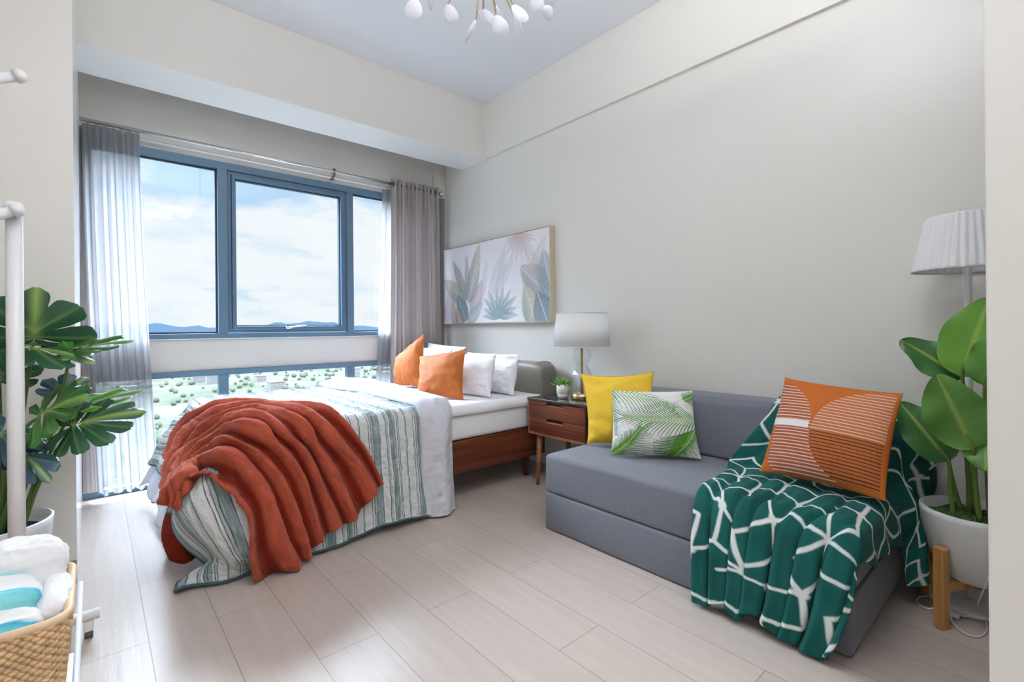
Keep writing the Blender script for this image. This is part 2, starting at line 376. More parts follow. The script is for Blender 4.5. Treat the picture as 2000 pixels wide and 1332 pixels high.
for k in range(9):
    x = 2.10 + k * .056; eye = MB()
    ring = [(x, 4.05 + .024 * math.cos(a), 2.425 + .024 * math.sin(a)) for a in np.linspace(0, 2 * PI, 17)]
    eye.tube(ring, .004, 6, cap=False).build('eyelet', M_eye, c)

# ------------------------------------------------------------------ wall art
def canvas(h, w, bg): return np.ones((h, w, 3)) * np.array(bg)
def blend(im, mask, c): 
    a = np.clip(mask, 0, 1)[..., None]; im[:] = im * (1 - a) + np.array(c) * a
def leaf(im, x, y, ang, ln, wd, c1, c2, c3=None, alpha=.8, bend=0, ribs=9, soft=.06):
    """x,y base in 0..1 of height units (x to the right, y up); ang in degrees"""
    h, w = im.shape[:2]; yy, xx = np.mgrid[0:h, 0:w]; X = xx / h - x; Y = (h - 1 - yy) / h - y
    a = math.radians(ang); u = (X * math.cos(a) + Y * math.sin(a)) / ln; v = (-X * math.sin(a) + Y * math.cos(a)) / wd
    v = v - bend * u * u
    uu = np.clip(u, 0, 1); half = np.sin(PI * np.clip(uu, 0, 1) ** .75) ** .8 * .5; v = v / 1.3
    d = half - np.abs(v); m = np.clip(d / soft, 0, 1) * (u > 0) * (u < 1)
    rib = .5 + .5 * np.sin((u * ribs + np.abs(v) * 1.6) * 2 * PI)
    t = np.clip(uu + .25 * np.sin(7 * v + 5 * u), 0, 1)[..., None]
    c = np.array(c1) * (1 - t) + np.array(c2) * t
    c = c * (1 - .10 * rib[..., None])
    mid = np.exp(-(v / .022) ** 2)[..., None] * .55; c = c * (1 - mid) + np.array(c3 or (.86, .86, .84)) * mid
    im[:] = im * (1 - (m * alpha)[..., None]) + c * (m * alpha)[..., None]
def paint_art():
    H_, W_ = 190, 380; im = canvas(H_, W_, (.80, .79, .83)); A = W_ / H_
    yy, xx = np.mgrid[0:H_, 0:W_] / H_
    im += .03 * fbm(xx, yy, 6, 3)[..., None]
    lav, gry, teal, sage, peach, mauve, yel, pink = (.60, .59, .66), (.52, .52, .58), (.17, .27, .32), (.36, .40, .37), (.72, .55, .46), (.36, .27, .36), (.68, .60, .44), (.72, .52, .54)
    for a, b, g_, l, w in [(.95, .25, 62, .75, .13), (1.05, .3, 50, .6, .14), (.85, .3, 80, .5, .08), (1.15, .35, 75, .5, .10), (1.7, .5, 60, .5, .12)]:
        leaf(im, a, b, g_, l, w, lav, (.70, .69, .74), alpha=.55)
    leaf(im, 1.95, .40, 128, .62, .15, peach, (.74, .66, .60), alpha=.65); leaf(im, 2.0, .25, 118, .6, .13, sage, lav, alpha=.4)
    # banana plant on the left
    leaf(im, .05, .02, 70, .55, .20, mauve, (.56, .46, .52), alpha=.7); leaf(im, .02, -.02, 88, .7, .14, (.62, .50, .56), lav, alpha=.6)
    leaf(im, .50, .30, 118, .62, .12, sage, (.30, .37, .38)); leaf(im, .54, .30, 92, .60, .09, sage, gry); leaf(im, .50, .25, 107, .52, .10, sage, (.55, .52, .48))
    leaf(im, .55, .25, 70, .80, .19, (.28, .37, .41), yel, bend=.15); leaf(im, .48, .25, 140, .62, .20, sage, (.55, .53, .42), bend=.3)
    leaf(im, .62, .10, 62, .50, .18, mauve, pink, alpha=.7); leaf(im, .50, .02, 118, .42, .19, teal, (.26, .34, .40), alpha=.9)
    leaf(im, .53, .0, 38, .42, .15, (.34, .42, .48), (.52, .52, .60)); leaf(im, .45, -.05, 135, .42, .13, (.40, .33, .42), (.70, .48, .38)); leaf(im, .30, -.04, 120, .35, .12, mauve, yel)
    leaf(im, .08, -.08, 75, .3, .12, (.52, .50, .58), lav)
    # pineapple-like tuft
    for g_, b_ in [(165, .9), (150, .8), (135, .6), (118, .4), (98, .1), (80, -.1), (62, -.4), (45, -.6), (30, -.8), (15, -.9)]:
        leaf(im, 1.17, .05, g_, .40 if 40 < g_ < 140 else .33, .075, (.20, .32, .37), (.55, .57, .62), alpha=.85, bend=b_ * .9, ribs=2)
    # big leaves on the right
    leaf(im, 1.98, .30, 150, .56, .30, teal, (.62, .55, .54), alpha=.85, bend=-.2); leaf(im, 2.05, .20, 105, .6, .26, (.30, .39, .44), (.42, .49, .52), alpha=.8)
    leaf(im, 1.80, -.08, 112, .55, .24, (.24, .34, .36), yel, alpha=.85); leaf(im, 2.0, -.10, 115, .48, .28, (.28, .36, .42), (.20, .28, .35), alpha=.9)
    # pink fan at the top
    for g_ in np.linspace(-165, -15, 17):
        leaf(im, 1.52, 1.0, g_, .30 + .05 * math.sin(g_), .022, (.62, .48, .52), (.50, .48, .55), alpha=.6, ribs=1)
    g2 = np.exp(-(((xx - 1.52) / .14) ** 2 + ((yy) / .07) ** 2)); blend(im, g2 * .6, (.68, .48, .50))
    return im
def sample_cols(im, U, V):
    """U right, V up, 0..1"""
    h, w = im.shape[:2]; x = np.clip(U, 0, 1) * (w - 1); y = (1 - np.clip(V, 0, 1)) * (h - 1)
    x0 = np.floor(x).astype(int); y0 = np.floor(y).astype(int); x1 = np.minimum(x0 + 1, w - 1); y1 = np.minimum(y0 + 1, h - 1)
    fx = (x - x0)[..., None]; fy = (y - y0)[..., None]
    return (im[y0, x0] * (1 - fx) + im[y0, x1] * fx) * (1 - fy) + (im[y1, x0] * (1 - fx) + im[y1, x1] * fx) * fy
art = thing('framed_picture', 'wide framed print of tropical leaves on the wall above the bed', 'picture', (2.69, 3.34, 1.50))
y0, y1, z0, z1, xf, xb = 2.590, 4.085, 1.128, 1.876, 2.662, XR - .001
im = paint_art()
U, V = np.meshgrid(np.linspace(0, 1, 380), np.linspace(0, 1, 190), indexing='ij')
P = np.stack([np.full_like(U, xf + .004), y1 - .008 - U * (y1 - y0 - .016), z0 + .008 + V * (z1 - z0 - .016)], 2)
grid_obj('canvas_print', P, mat('print', rough=.7, attr='paint', bump=.05, bscale=400), art, col=sample_cols(im, U, V).reshape(-1, 3), smooth=False)
f = MB()
for a in ((y0, y1, z0, z0 + .006), (y0, y1, z1 - .006, z1), (y0, y0 + .006, z0 + .006, z1 - .006), (y1 - .006, y1, z0 + .006, z1 - .006)):
    f.box(xf, xb, *a)
f.box(xf + .012, xb - .004, y0 + .006, y1 - .006, z0 + .006, z1 - .006)
f.build('frame', mat('champagne_gold', (.62, .55, .40), .38, metal=.35), art, smooth=False)
# ================================================================== THE BED
M_rail = wood_mat('walnut_rail', (.095, .022, .009), (.19, .050, .020), .38, axis=0, coat=.15)
M_leather = mat('olive_grey_leather', (.235, .212, .18), .42, spec=.5, bump=.12, bscale=160, var=.06, vscale=5)
M_sheet = mat('white_cotton', (.84, .84, .87), .85, spec=.2, bump=.10, bscale=45)
M_pillow = mat('white_pillow_cotton', (.86, .86, .90), .85, spec=.2, bump=.10, bscale=60)
M_duvet = mat('pale_lilac_cotton', (.57, .575, .64), .8, spec=.25, bump=.5, bscale=22, detail=6)
M_pipe = mat('dark_teal_piping', (.045, .085, .095), .8)
M_velvet = mat('orange_velvet', (.47, .122, .013), .75, sheen=.25, bump=.06, bscale=300, var=.08, vscale=7)

bed = thing('double_bed', 'double bed with walnut side rail and padded olive-grey headboard', 'bed', (1.6, 3.22, 0))
rbox('side_rail', .56, 2.50, 2.50, 2.535, .165, .372, M_rail, bed, .006)
rbox('side_rail', .56, 2.50, 3.925, 3.96, .165, .372, M_rail, bed, .006)
rbox('foot_rail', .53, .559, 2.50, 3.96, .165, .372, M_rail, bed, .006)
rbox('slat_base', .565, 2.49, 2.54, 3.92, .30, .365, mat('slat_wood', (.35, .25, .16), .6), bed, .003)
for x, y in ((.66, 2.60), (.66, 3.86), (2.40, 2.60), (2.40, 3.86)):
    MB().lathe([(0, 0), (.018, 0), (.028, .298), (0, .298)], (x, y, .001), 14).build('leg', M_rail, bed)
# padded headboard: rounded slab with a drawn-in seam at its end
hb = MB(); nu, nv = 60, 40
def headboard():
    y0, y1, x0, x1, z0, z1 = 2.535, 3.95, 2.500, 2.680, .33, .822
    V = []; 
    u = np.linspace(0, 2 * PI, 56, endpoint=False); v = np.linspace(-PI / 2, PI / 2, 36)
    def sp(c, e): return np.sign(c) * np.abs(c) ** e
    for b_ in v:
        for a_ in u:
            cy = sp(math.sin(b_), .14); k = sp(math.cos(b_), .14)
            cx = sp(math.cos(a_), .40) * k; cz = sp(math.sin(a_), .22) * k
            x = (x0 + x1) / 2 + cx * (x1 - x0) / 2; y = (y0 + y1) / 2 + cy * (y1 - y0) / 2; z = (z0 + z1) / 2 + cz * (z1 - z0) / 2
            pf = .012 * float(fbm(np.array(y * 3.), np.array(z * 5.), 3, 4))
            if x < 2.66: x += pf
            V.append((x, y, z))
    F = []
    n = len(u)
    for i in range(len(v) - 1):
        for k in range(n):
            a = i * n + k; b = i * n + (k + 1) % n; F.append((a, b, b + n, a + n))
    return V, F
V, F = headboard(); hb.add(V, F); hbo = hb.build('headboard', M_leather, bed)
sm = MB(); sm.tube([(2.505, 2.60, .36), (2.502, 2.60, .78), (2.53, 2.60, .822), (2.60, 2.60, .826), (2.67, 2.60, .815)], .0035, 8)
sm.build('seam', M_leather, bed)

mt = thing('mattress', 'white mattress with fitted cotton sheet on the bed frame', 'mattress', (1.5, 3.22, .373))
rbox('mattress_body', .53, 2.49, 2.500, 3.950, .374, .535, M_sheet, mt, .03, 4)
def topper():
    nu, nv = 150, 110; x0, x1, y0, y1 = .53, 2.49, 2.490, 3.955
    U, V = np.meshgrid(np.linspace(0, 1, nu), np.linspace(0, 1, nv), indexing='ij')
    X = x0 + (x1 - x0) * U; Y = y0 + (y1 - y0) * V
    ed = np.minimum(np.minimum(X - x0, x1 - X), np.minimum(Y - y0, y1 - Y))
    Z = .597 - .062 * np.clip(1 - ed / .035, 0, 1) ** 2.4 + .005 * fbm(X, Y, 4, 9) + .003 * fbm(X * .6, Y, 16, 10)
    Y2 = Y - .012 * np.clip(1 - (Y - y0) / .03, 0, 1) * (1 + fbm(X, Y * 0, 7, 3))
    return np.stack([X, Y2, Z], 2)
P = topper(); o = grid_obj('mattress_pad', P, M_sheet, mt); o.modifiers.new('t', 'SOLIDIFY').thickness = .02

# ---- how cloth lies over the bed: flat cloth position (a along x, b along y) -> room
def drape(A, B, hz=.624, x0=.485, y0=2.445, y1=3.99, r=.075, t0=.11, t1=.50, off=0.0, tf=.44):
    A = np.asarray(A, float); B = np.asarray(B, float)
    R = r + off
    ex, ey0, ey1 = x0 + r, y0 + r, y1 - r
    dx = np.maximum(ex - A, 0); dy = np.maximum(ey0 - B, 0); dyf = np.maximum(B - ey1, 0)
    sgn = np.where(dyf > 0, 1.0, -1.0); dyy = np.maximum(dy, dyf)
    rho = np.hypot(dx, dyy); ph = np.arctan2(dyy, dx + 1e-9)
    tilt = t0 * np.sin(ph) ** 2 + tf * np.cos(ph) ** 2 + t1 * np.sin(2 * ph) ** 2
    tmax = PI / 2 - tilt
    arc = np.minimum(rho, R * tmax); th = arc / R; rest = rho - arc
    h = R * np.sin(th) + rest * np.cos(tmax) ; v = R * (1 - np.cos(th)) + rest * np.sin(tmax)
    X = np.where(dx > 0, ex, A) - h * np.cos(ph); Y = np.where(dyy > 0, np.where(sgn > 0, ey1, ey0), B) + sgn * h * np.sin(ph)
    Z = hz + off - v
    # cloth that reaches the floor spreads over it
    low = np.maximum(.012 - Z, 0); X = X - low * .55 * np.cos(ph) * (rho > 0); Y = Y + low * .55 * sgn * np.sin(ph) * (rho > 0); Z = np.maximum(Z, .012)
    N = np.stack([-np.sin(th) * np.cos(ph), sgn * np.sin(th) * np.sin(ph), np.cos(th)], -1)
    return np.stack([X, Y, Z], -1), N
def rbf_pull(P, A, B, handles, sig):
    """move the cloth so that it passes through the given points; handles (a, b, (x,y,z)) in flat cloth position"""
    ha = np.array([h[0] for h in handles]); hb_ = np.array([h[1] for h in handles]); T = np.array([h[2] for h in handles], float)
    base, _ = drape(ha, hb_)
    K = np.exp(-((ha[:, None] - ha[None]) ** 2 + (hb_[:, None] - hb_[None]) ** 2) / (2 * sig ** 2)) + 1e-3 * np.eye(len(ha))
    W = np.linalg.solve(K, T - base)
    D = np.exp(-((A[..., None] - ha) ** 2 + (B[..., None] - hb_) ** 2) / (2 * sig ** 2)) @ W
    return P + D
QA0, QB0, QB1 = .05, 1.83, 4.07
HAND = [
    (.06, 2.95, (.285, 3.10, .235)), (.06, 2.62, (.262, 2.74, .245)), (.06, 2.38, (.262, 2.585, .235)), (.06, 2.18, (.375, 2.50, .055)),
    (.06, 2.00, (.315, 2.47, .020)), (.06, 1.83, (.262, 2.40, .012)), (.20, 1.83, (.39, 2.355, .014)), (.33, 1.83, (.505, 2.36, .012)),
    (.18, 2.18, (.345, 2.40, .19)), (.30, 2.10, (.455, 2.32, .12)), (.22, 2.42, (.315, 2.54, .42)), (.36, 2.28, (.44, 2.335, .38)),
    (.20, 2.00, (.40, 2.385, .085)), (.50, 1.83, (.62, 2.31, .035)), (.50, 2.10, (.58, 2.29, .26)),
    (.10, 2.28, (.29, 2.50, .20)),
]
def quilt_pos(A, B):
    P, N = drape(A, B)
    P = rbf_pull(P, A, B, HAND, .13)
    side = np.clip((2.53 - B) / .15, 0, 1); foot = np.clip((.57 - A) / .15, 0, 1)
    wv = .016 * side * np.sin(A * 17 + 1.2 * np.sin(A * 5)) * np.clip((2.5 - B) / .5, 0, 1)
    wf = .009 * foot * (1 - side) * np.sin(B * 15 + 1)
    crk = .0055 * fbm(A, B, 22, 21) + .0045 * fbm(A * 1.5, B, 55, 22)
    P = P + N * (np.abs(wv) * .6 + wv * .5 + wf + crk)[..., None]
    # the hem rides up and down a little along the near side
    P[..., 2] += .035 * side * np.clip((2.3 - B) / .4, 0, 1) * np.exp(-((A - 1.20) / .20) ** 2)
    P[..., 2] = np.maximum(P[..., 2], .010)
    return P, N
def quilt_mat():
    m = bpy.data.materials.new('striped_quilted_cotton'); m.use_nodes = True; nt = m.node_tree; p = nt.nodes['Principled BSDF']; N = nt.nodes.new; L = nt.links.new
    uv = N('ShaderNodeUVMap'); uv.uv_map = 'uv'; sep = N('ShaderNodeSeparateXYZ'); L(uv.outputs[0], sep.inputs[0])
    nz = N('ShaderNodeTexNoise'); nz.inputs['Scale'].default_value = 18; nz.inputs['Detail'].default_value = 3; L(uv.outputs[0], nz.inputs['Vector'])
    w = N('ShaderNodeMath'); w.operation = 'MULTIPLY_ADD'; w.inputs[1].default_value = .010; L(nz.outputs[0], w.inputs[0]); L(sep.outputs[0], w.inputs[2])
    d = N('ShaderNodeMath'); d.operation = 'DIVIDE'; d.inputs[1].default_value = .270; L(w.outputs[0], d.inputs[0])
    fr = N('ShaderNodeMath'); fr.operation = 'FRACT'; L(d.outputs[0], fr.inputs[0])
    r = N('ShaderNodeValToRGB'); r.color_ramp.interpolation = 'CONSTANT'; L(fr.outputs[0], r.inputs[0])
    W, T, Dk, G = (.60, .625, .63), (.22, .29, .305), (.075, .115, .125), (.36, .425, .44)
    stops = [(0, W), (.10, Dk), (.115, W), (.15, Dk), (.165, G), (.20, Dk), (.215, T), (.33, Dk), (.345, W), (.47, Dk), (.485, G), (.53, W), (.56, Dk), (.575, T), (.61, Dk), (.625, T), (.69, W), (.72, Dk), (.735, W), (.755, Dk), (.77, W), (.90, G), (.925, Dk), (.94, W)]
    el = r.color_ramp.elements; el[0].position = 0; el[0].color = (*W, 1); el[1].position = .99; el[1].color = (*W, 1)
    for a, c in stops[1:]:
        el.new(a).color = (*c, 1)
    # slubby yarn: colour broken up along the stripe
    mp = N('ShaderNodeMapping'); mp.inputs['Scale'].default_value = (120, 14, 1); L(uv.outputs[0], mp.inputs[0])
    n2 = N('ShaderNodeTexNoise'); n2.inputs['Scale'].default_value = 1; n2.inputs['Detail'].default_value = 4; L(mp.outputs[0], n2.inputs['Vector'])
    mr = N('ShaderNodeMapRange'); mr.inputs['From Min'].default_value = .42; mr.inputs['From Max'].default_value = .72; mr.inputs['To Max'].default_value = .45; L(n2.outputs[0], mr.inputs['Value'])
    mx = N('ShaderNodeMix'); mx.data_type = 'RGBA'; L(mr.outputs[0], mx.inputs[0]); L(r.outputs[0], mx.inputs[6]); mx.inputs[7].default_value = (*W, 1); L(mx.outputs[2], p.inputs['Base Color'])
    p.inputs['Roughness'].default_value = .9; p.inputs['Specular IOR Level'].default_value = .15
    n3 = N('ShaderNodeTexNoise'); n3.inputs['Scale'].default_value = 55; n3.inputs['Detail'].default_value = 4; L(uv.outputs[0], n3.inputs['Vector'])
    vo = N('ShaderNodeTexVoronoi'); vo.inputs['Scale'].default_value = 26; mp3 = N('ShaderNodeMapping'); mp3.inputs['Scale'].default_value = (1.6, .8, 1); L(uv.outputs[0], mp3.inputs[0]); L(mp3.outputs[0], vo.inputs['Vector'])
    ad = N('ShaderNodeMath'); ad.operation = 'ADD'; L(n3.outputs[0], ad.inputs[0]); L(vo.outputs[0], ad.inputs[1])
    b = N('ShaderNodeBump'); b.inputs['Strength'].default_value = .8; b.inputs['Distance'].default_value = .012; L(ad.outputs[0], b.inputs['Height']); L(b.outputs[0], p.inputs['Normal'])
    return m
fold_a0 = lambda b: 1.415 + .04 * np.clip((b - 2.4) / .8, 0, 1) - .10 * np.clip((b - 3.3) / .6, 0, 1)
fold_a1 = lambda b: 1.625 + .09 * np.clip((b - 2.4) / .8, 0, 1) + .06 * np.clip((b - 3.3) / .6, 0, 1)
nu, nv = 200, 340
Uq, Vq = np.meshgrid(np.linspace(0, 1, nu), np.linspace(0, 1, nv), indexing='ij')
Bq = QB0 + (QB1 - QB0) * Vq; Aq = QA0 + (fold_a0(Bq) + .03 - QA0) * Uq
Pq, Nq = quilt_pos(Aq, Bq)
quilt = thing('striped_quilt', 'white and sage-green striped quilt spread over the bed and its foot', 'quilt', (.9, 3.2, .612))
qo = grid_obj('quilt_cloth', Pq, quilt_mat(), quilt, thick=.008, uv=np.stack([Aq, Bq], 2).reshape(-1, 2))
hem = MB(); hem.tube([tuple(p) for p in np.concatenate([Pq[::4, 0][::-1], Pq[0, ::5]])], .0065, 6); hem.build('piping', M_pipe, quilt)

# duvet under the quilt with its edge folded back
duvet = thing('duvet', 'pale lilac-white duvet turned back over the striped quilt', 'duvet', (1.55, 3.2, .605))
nu, nv = 110, 150
U, V = np.meshgrid(np.linspace(0, 1, nu), np.linspace(0, 1, nv), indexing='ij')
B = 3.05 + (4.04 - 3.05) * V; A = -.085 + (1.45 + .085) * U
B = np.maximum(B, 2.62 + .1 * np.clip((.5 - A), 0, 1))
P, N = drape(A, B, off=-.018)
low = np.clip((.10 - A) / .2, 0, 1)
P[..., 0] -= low * (.012 * np.sin(B * 22)); P[..., 2] += low * (.035 * np.sin(B * 13 + 1) + .02)
P[..., 0] = np.minimum(P[..., 0], 9)
grid_obj('duvet_cover', P, M_duvet, duvet, thick=.006)
nu, nv = 60, 300
U, V = np.meshgrid(np.linspace(0, 1, nu), np.linspace(0, 1, nv), indexing='ij')
B = 1.845 + (4.16 - 1.845) * V
a0, a1 = fold_a0(B), fold_a1(B)
# closed roll: outer skin then tucked edge
s = U * 2 * PI
prof = np.sin(s / 2); cs = (1 - np.cos(s / 2)) / 2
puff = (.052 + .012 * fbm(B * 1.0, B * 0, 5, 31)) * (1 - .35 * np.clip((2.4 - B) / .4, 0, 1))
A = a0 + (a1 - a0) * cs + .008 * fbm(B, U, 8, 32)
P, N = drape(A, B, t0=.06)
hgt = puff * np.abs(prof) ** .55 + .010 * fbm(A * 2, B, 16, 33) * prof + .006 * fbm(A * 1.5, B * 2, 38, 34) * prof
P = P + N * (hgt + .004)[..., None]
side = np.clip((2.5 - B) / .2, 0, 1)
P = P + N * (.022 * side * (1 + np.sin(A * 30)))[..., None]
P[..., 2] = np.maximum(P[..., 2], .012)
fo = grid_obj('folded_edge', P, M_duvet, duvet, thick=.006)

# ---- pillows and cushions
def cushion(name, label, cat, BL, BR, TR, TL, t, m, n=34, pinch=.07, piping=None, wr=.006, seed=0, paint=None, group=None, part='cover', sag=.5, flat=.55, pr=.0035, back_m=None):
    BL, BR, TR, TL = [np.array(p, float) for p in (BL, BR, TR, TL)]
    root_loc = (BL + BR) / 2
    r = thing(name, label, cat, tuple(root_loc), group=group)
    U, V = np.meshgrid(np.linspace(0, 1, n), np.linspace(0, 1, n), indexing='ij')
    u = 2 * U - 1; v = 2 * V - 1
    u2 = u * (1 - pinch * (1 - v ** 2) ** .8); v2 = v * (1 - pinch * (1 - u ** 2) ** .8)
    a = (u2 + 1) / 2; b = (v2 + 1) / 2
    Q = lambda a, b: (BL * ((1 - a) * (1 - b))[..., None] + BR * (a * (1 - b))[..., None] + TR * (a * b)[..., None] + TL * ((1 - a) * b)[..., None])
    P0 = Q(a, b)
    nrm = np.cross(BR - BL + TR - TL, TL - BL + TR - BR); nrm /= np.linalg.norm(nrm)
    prof = ((1 - u ** 2) * (1 - v ** 2)); prof = np.clip(prof, 0, 1) ** flat
    bias = 1 + .18 * (-v) * sag
    edge = np.clip(1 - prof, 0, 1)
    wrk = wr * (fbm(U, V, 9, seed) * (.4 + edge) + .5 * fbm(U, V, 26, seed + 1) * edge) * np.clip(prof * 4, 0, 1)
    Pf = P0 + nrm * (t / 2 * prof * bias + wrk)[..., None]
    Pb = P0 - nrm * (t / 2 * prof * bias + wrk * .5)[..., None]
    nn = n * n
    F = np.concatenate([grid_faces(n, n), grid_faces(n, n, nn, True)])
    Vv = np.concatenate([Pf.reshape(-1, 3), Pb.reshape(-1, 3)])
    col = None
    if paint is not None:
        col = sample_cols(paint, U, V).reshape(-1, 3); col = np.concatenate([col, col])
    uv = np.concatenate([np.stack([U, V], 2).reshape(-1, 2)] * 2)
    o = mesh_obj(part, Vv, F, m, r, uv=uv, col=col)
    w = o.modifiers.new('weld', 'WELD'); w.merge_threshold = 1e-5
    if piping is not None:
        ring = np.concatenate([P0[:, 0], P0[-1, 1:], P0[::-1, -1][1:], P0[0, ::-1][1:]])
        MB().tube([tuple(p) for p in ring], pr, 6, cap=False).build('piping', piping, r)
    return r
PG = 'white pillows at the head of the bed'
cushion('pillow', 'white pillow standing right behind the nearer orange cushion', 'pillow', (1.99, 3.20, .603), (2.07, 2.60, .603), (2.155, 2.63, .905), (2.10, 3.25, .890), .17, M_pillow, 60, .05, seed=1, wr=.020, group=PG)
cushion('pillow', 'white pillow nearest the nightstand, against the grey headboard', 'pillow', (2.24, 3.18, .603), (2.25, 2.56, .603), (2.32, 2.57, .895), (2.31, 3.2, .89), .17, M_pillow, 60, .05, seed=2, wr=.020, group=PG)
cushion('pillow', 'white pillow nearest the window curtain, mostly hidden by orange cushions', 'pillow', (2.15, 3.90, .603), (2.13, 3.29, .603), (2.23, 3.28, .935), (2.24, 3.90, .915), .13, M_pillow, 60, .05, seed=3, wr=.018, group=PG)
cushion('pillow', 'white pillow peeking up behind the farther pillow at the headboard', 'pillow', (2.31, 3.92, .603), (2.30, 3.30, .603), (2.37, 3.30, .93), (2.37, 3.90, .955), .13, M_pillow, 60, .05, seed=4, wr=.018, group=PG)
M_vp = mat('orange_piping', (.50, .14, .03), .8)
cushion('throw_cushion', 'orange velvet square cushion standing in front, nearer the nightstand', 'cushion', (1.715, 2.985, .603), (1.875, 2.650, .603), (2.005, 2.795, .940), (1.88, 3.225, .872), .15, M_velvet, 60, .09, piping=M_vp, seed=5, wr=.013)
cushion('throw_cushion', 'orange velvet square cushion tilted on its side by the taupe curtain', 'cushion', (1.91, 3.70, .610), (2.02, 3.40, .605), (2.115, 3.56, 1.045), (1.985, 3.83, .832), .15, M_velvet, 60, .07, piping=M_vp, seed=6, wr=.014)

# ================================================================== NIGHTSTAND
M_wal = wood_mat('walnut_veneer', (.105, .024, .011), (.215, .056, .024), .38, axis=1, coat=.2)
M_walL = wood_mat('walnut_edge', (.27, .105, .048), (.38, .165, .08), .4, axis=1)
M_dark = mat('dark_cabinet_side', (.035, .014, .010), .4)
M_blackglass = mat('dark_glass_top', (.020, .014, .013), .08, spec=.6, coat=1)
ns = thing('nightstand', 'walnut nightstand with two drawers and dark glossy top', 'nightstand', (2.48, 2.19, 0))
nx0, nx1, ny0, ny1 = 2.285, 2.665, 1.925, 2.452
b = MB(); b.box(nx0 + .020, nx1, ny0 + .012, ny1 - .012, .366, .583); b.build('cabinet_core', M_dark, ns, smooth=False)
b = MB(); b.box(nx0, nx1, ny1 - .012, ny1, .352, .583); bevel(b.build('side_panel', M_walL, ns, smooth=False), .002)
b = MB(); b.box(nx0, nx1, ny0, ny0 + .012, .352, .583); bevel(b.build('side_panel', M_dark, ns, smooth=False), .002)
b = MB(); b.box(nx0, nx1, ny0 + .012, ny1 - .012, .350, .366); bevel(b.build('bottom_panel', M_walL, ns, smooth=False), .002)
rbox('table_top', nx0 - .003, nx1 + .002, ny0 - .003, ny1 + .003, .584, .600, M_blackglass, ns, .002)
for z0, z1 in ((.474, .580), (.368, .470)):
    d = MB(); ya, yb = ny0 + .014, ny1 - .014; ya2, yb2 = 2.12, 2.27; zc = z1 - .022
    d.box(nx0 + .001, nx0 + .019, ya, yb, z0, zc); d.box(nx0 + .001, nx0 + .019, ya, ya2, zc, z1); d.box(nx0 + .001, nx0 + .019, yb2, yb, zc, z1)
    dr = d.build('drawer', M_wal, ns, smooth=False)
    rbox('drawer_pull', nx0 - .001, nx0 + .014, ya2 + .001, yb2 - .001, zc - .003, zc + .003, M_walL, dr, .001)
for x, y, sx, sy in ((2.325, 2.375, -1, .15), (2.325, 2.00, -1, -.15), (2.61, 2.375, 1, .15), (2.61, 2.00, 1, -.15)):
    MB().tube([(x, y, .352), (x + sx * .018, y + sy * .06, .001)], [.022, .012], 16).build('leg', M_walL if sy > 0 else M_wal, ns)
MB().box(2.33, 2.60, 1.99, 2.01, .325, .350).build('leg_rail', M_wal, ns, smooth=False); MB().box(2.33, 2.60, 2.365, 2.385, .325, .350).build('leg_rail', M_wal, ns, smooth=False)

# table lamp
M_shade = mat('white_linen_shade', (.95, .96, .97), .9, spec=.1, bump=.05, bscale=300, trans=.38)
M_brass = mat('brushed_brass', (.60, .42, .22), .32, metal=.9)
tl = thing('table_lamp', 'table lamp with white drum shade and faceted clear glass base', 'lamp', (2.47, 2.115, .6005))
o = MB().lathe([(.190, .955), (.170, 1.178)], (2.47, 2.115, 0), 56).build('lamp_shade', M_shade, tl); o.modifiers.new('s', 'SOLIDIFY').thickness = .003
for rr, zz in ((.190, .955), (.170, 1.178)): MB().tube([(2.47 + rr * math.cos(a), 2.115 + rr * math.sin(a), zz) for a in np.linspace(0, 2 * PI, 57)], .003, 6, cap=False).build('shade_rim', M_shade, tl)
MB().tube([(2.47, 2.115, .602), (2.47, 2.115, 1.10)], .009, 14).build('rod', M_brass, tl)
MB().lathe([(0, 0), (.070, 0), (.070, .040), (.055, .042), (0, .042)], (2.47, 2.115, .601), 32).build('base', M_brass, tl)
MB().lathe([(.064, .044), (.066, .17), (.050, .205), (.036, .232), (.066, .285), (.058, .335), (.02, .345), (.009, .35)], (2.47, 2.115, .601), 7).build('glass_body', glass_mat('clear_glass', (.95, .97, .98), .05), tl, smooth=False)
MB().tube([(2.47, 2.115, 1.10), (2.47, 2.115, 1.125)], .016, 12).build('socket', M_brass, tl)
MB().box(2.30, 2.64, 2.112, 2.118, 1.12, 1.124).box(2.467, 2.473, 1.945, 2.285, 1.12, 1.124).build('shade_spider', M_brass, tl)

# succulent
M_pot = mat('white_ceramic', (.78, .77, .75), .45, spec=.5)
M_succ = mat('succulent_green', (.16, .36, .07), .5, var=.25, vscale=40)
sc = thing('succulent', 'small green succulent in a white ribbed ceramic pot on the nightstand', 'plant', (2.41, 2.235, .6005))
MB().lathe([(0, 0), (.030, 0), (.036, .018), (.038, .030), (.036, .032), (.042, .036), (.0425, .098), (.039, .098), (.037, .080), (0, .080)], (2.41, 2.235, .601), 32).build('pot', M_pot, sc)
lv = MB()
for k in range(34):
    a = k * 2.4; el = .25 + 1.2 * (k / 34.0); ln = .055 + .02 * rng.random()
    d = Vector((math.cos(a) * math.cos(el), math.sin(a) * math.cos(el), math.sin(el)))
    c = Vector((2.41, 2.235, .682)) + Vector((math.cos(a), math.sin(a), 0)) * .015
    lv.tube([c, c + d * ln * .5, c + d * ln * .85, c + d * ln], [.0055, .0065, .0035, .0006], 6)
lv.build('leaves', M_succ, sc)
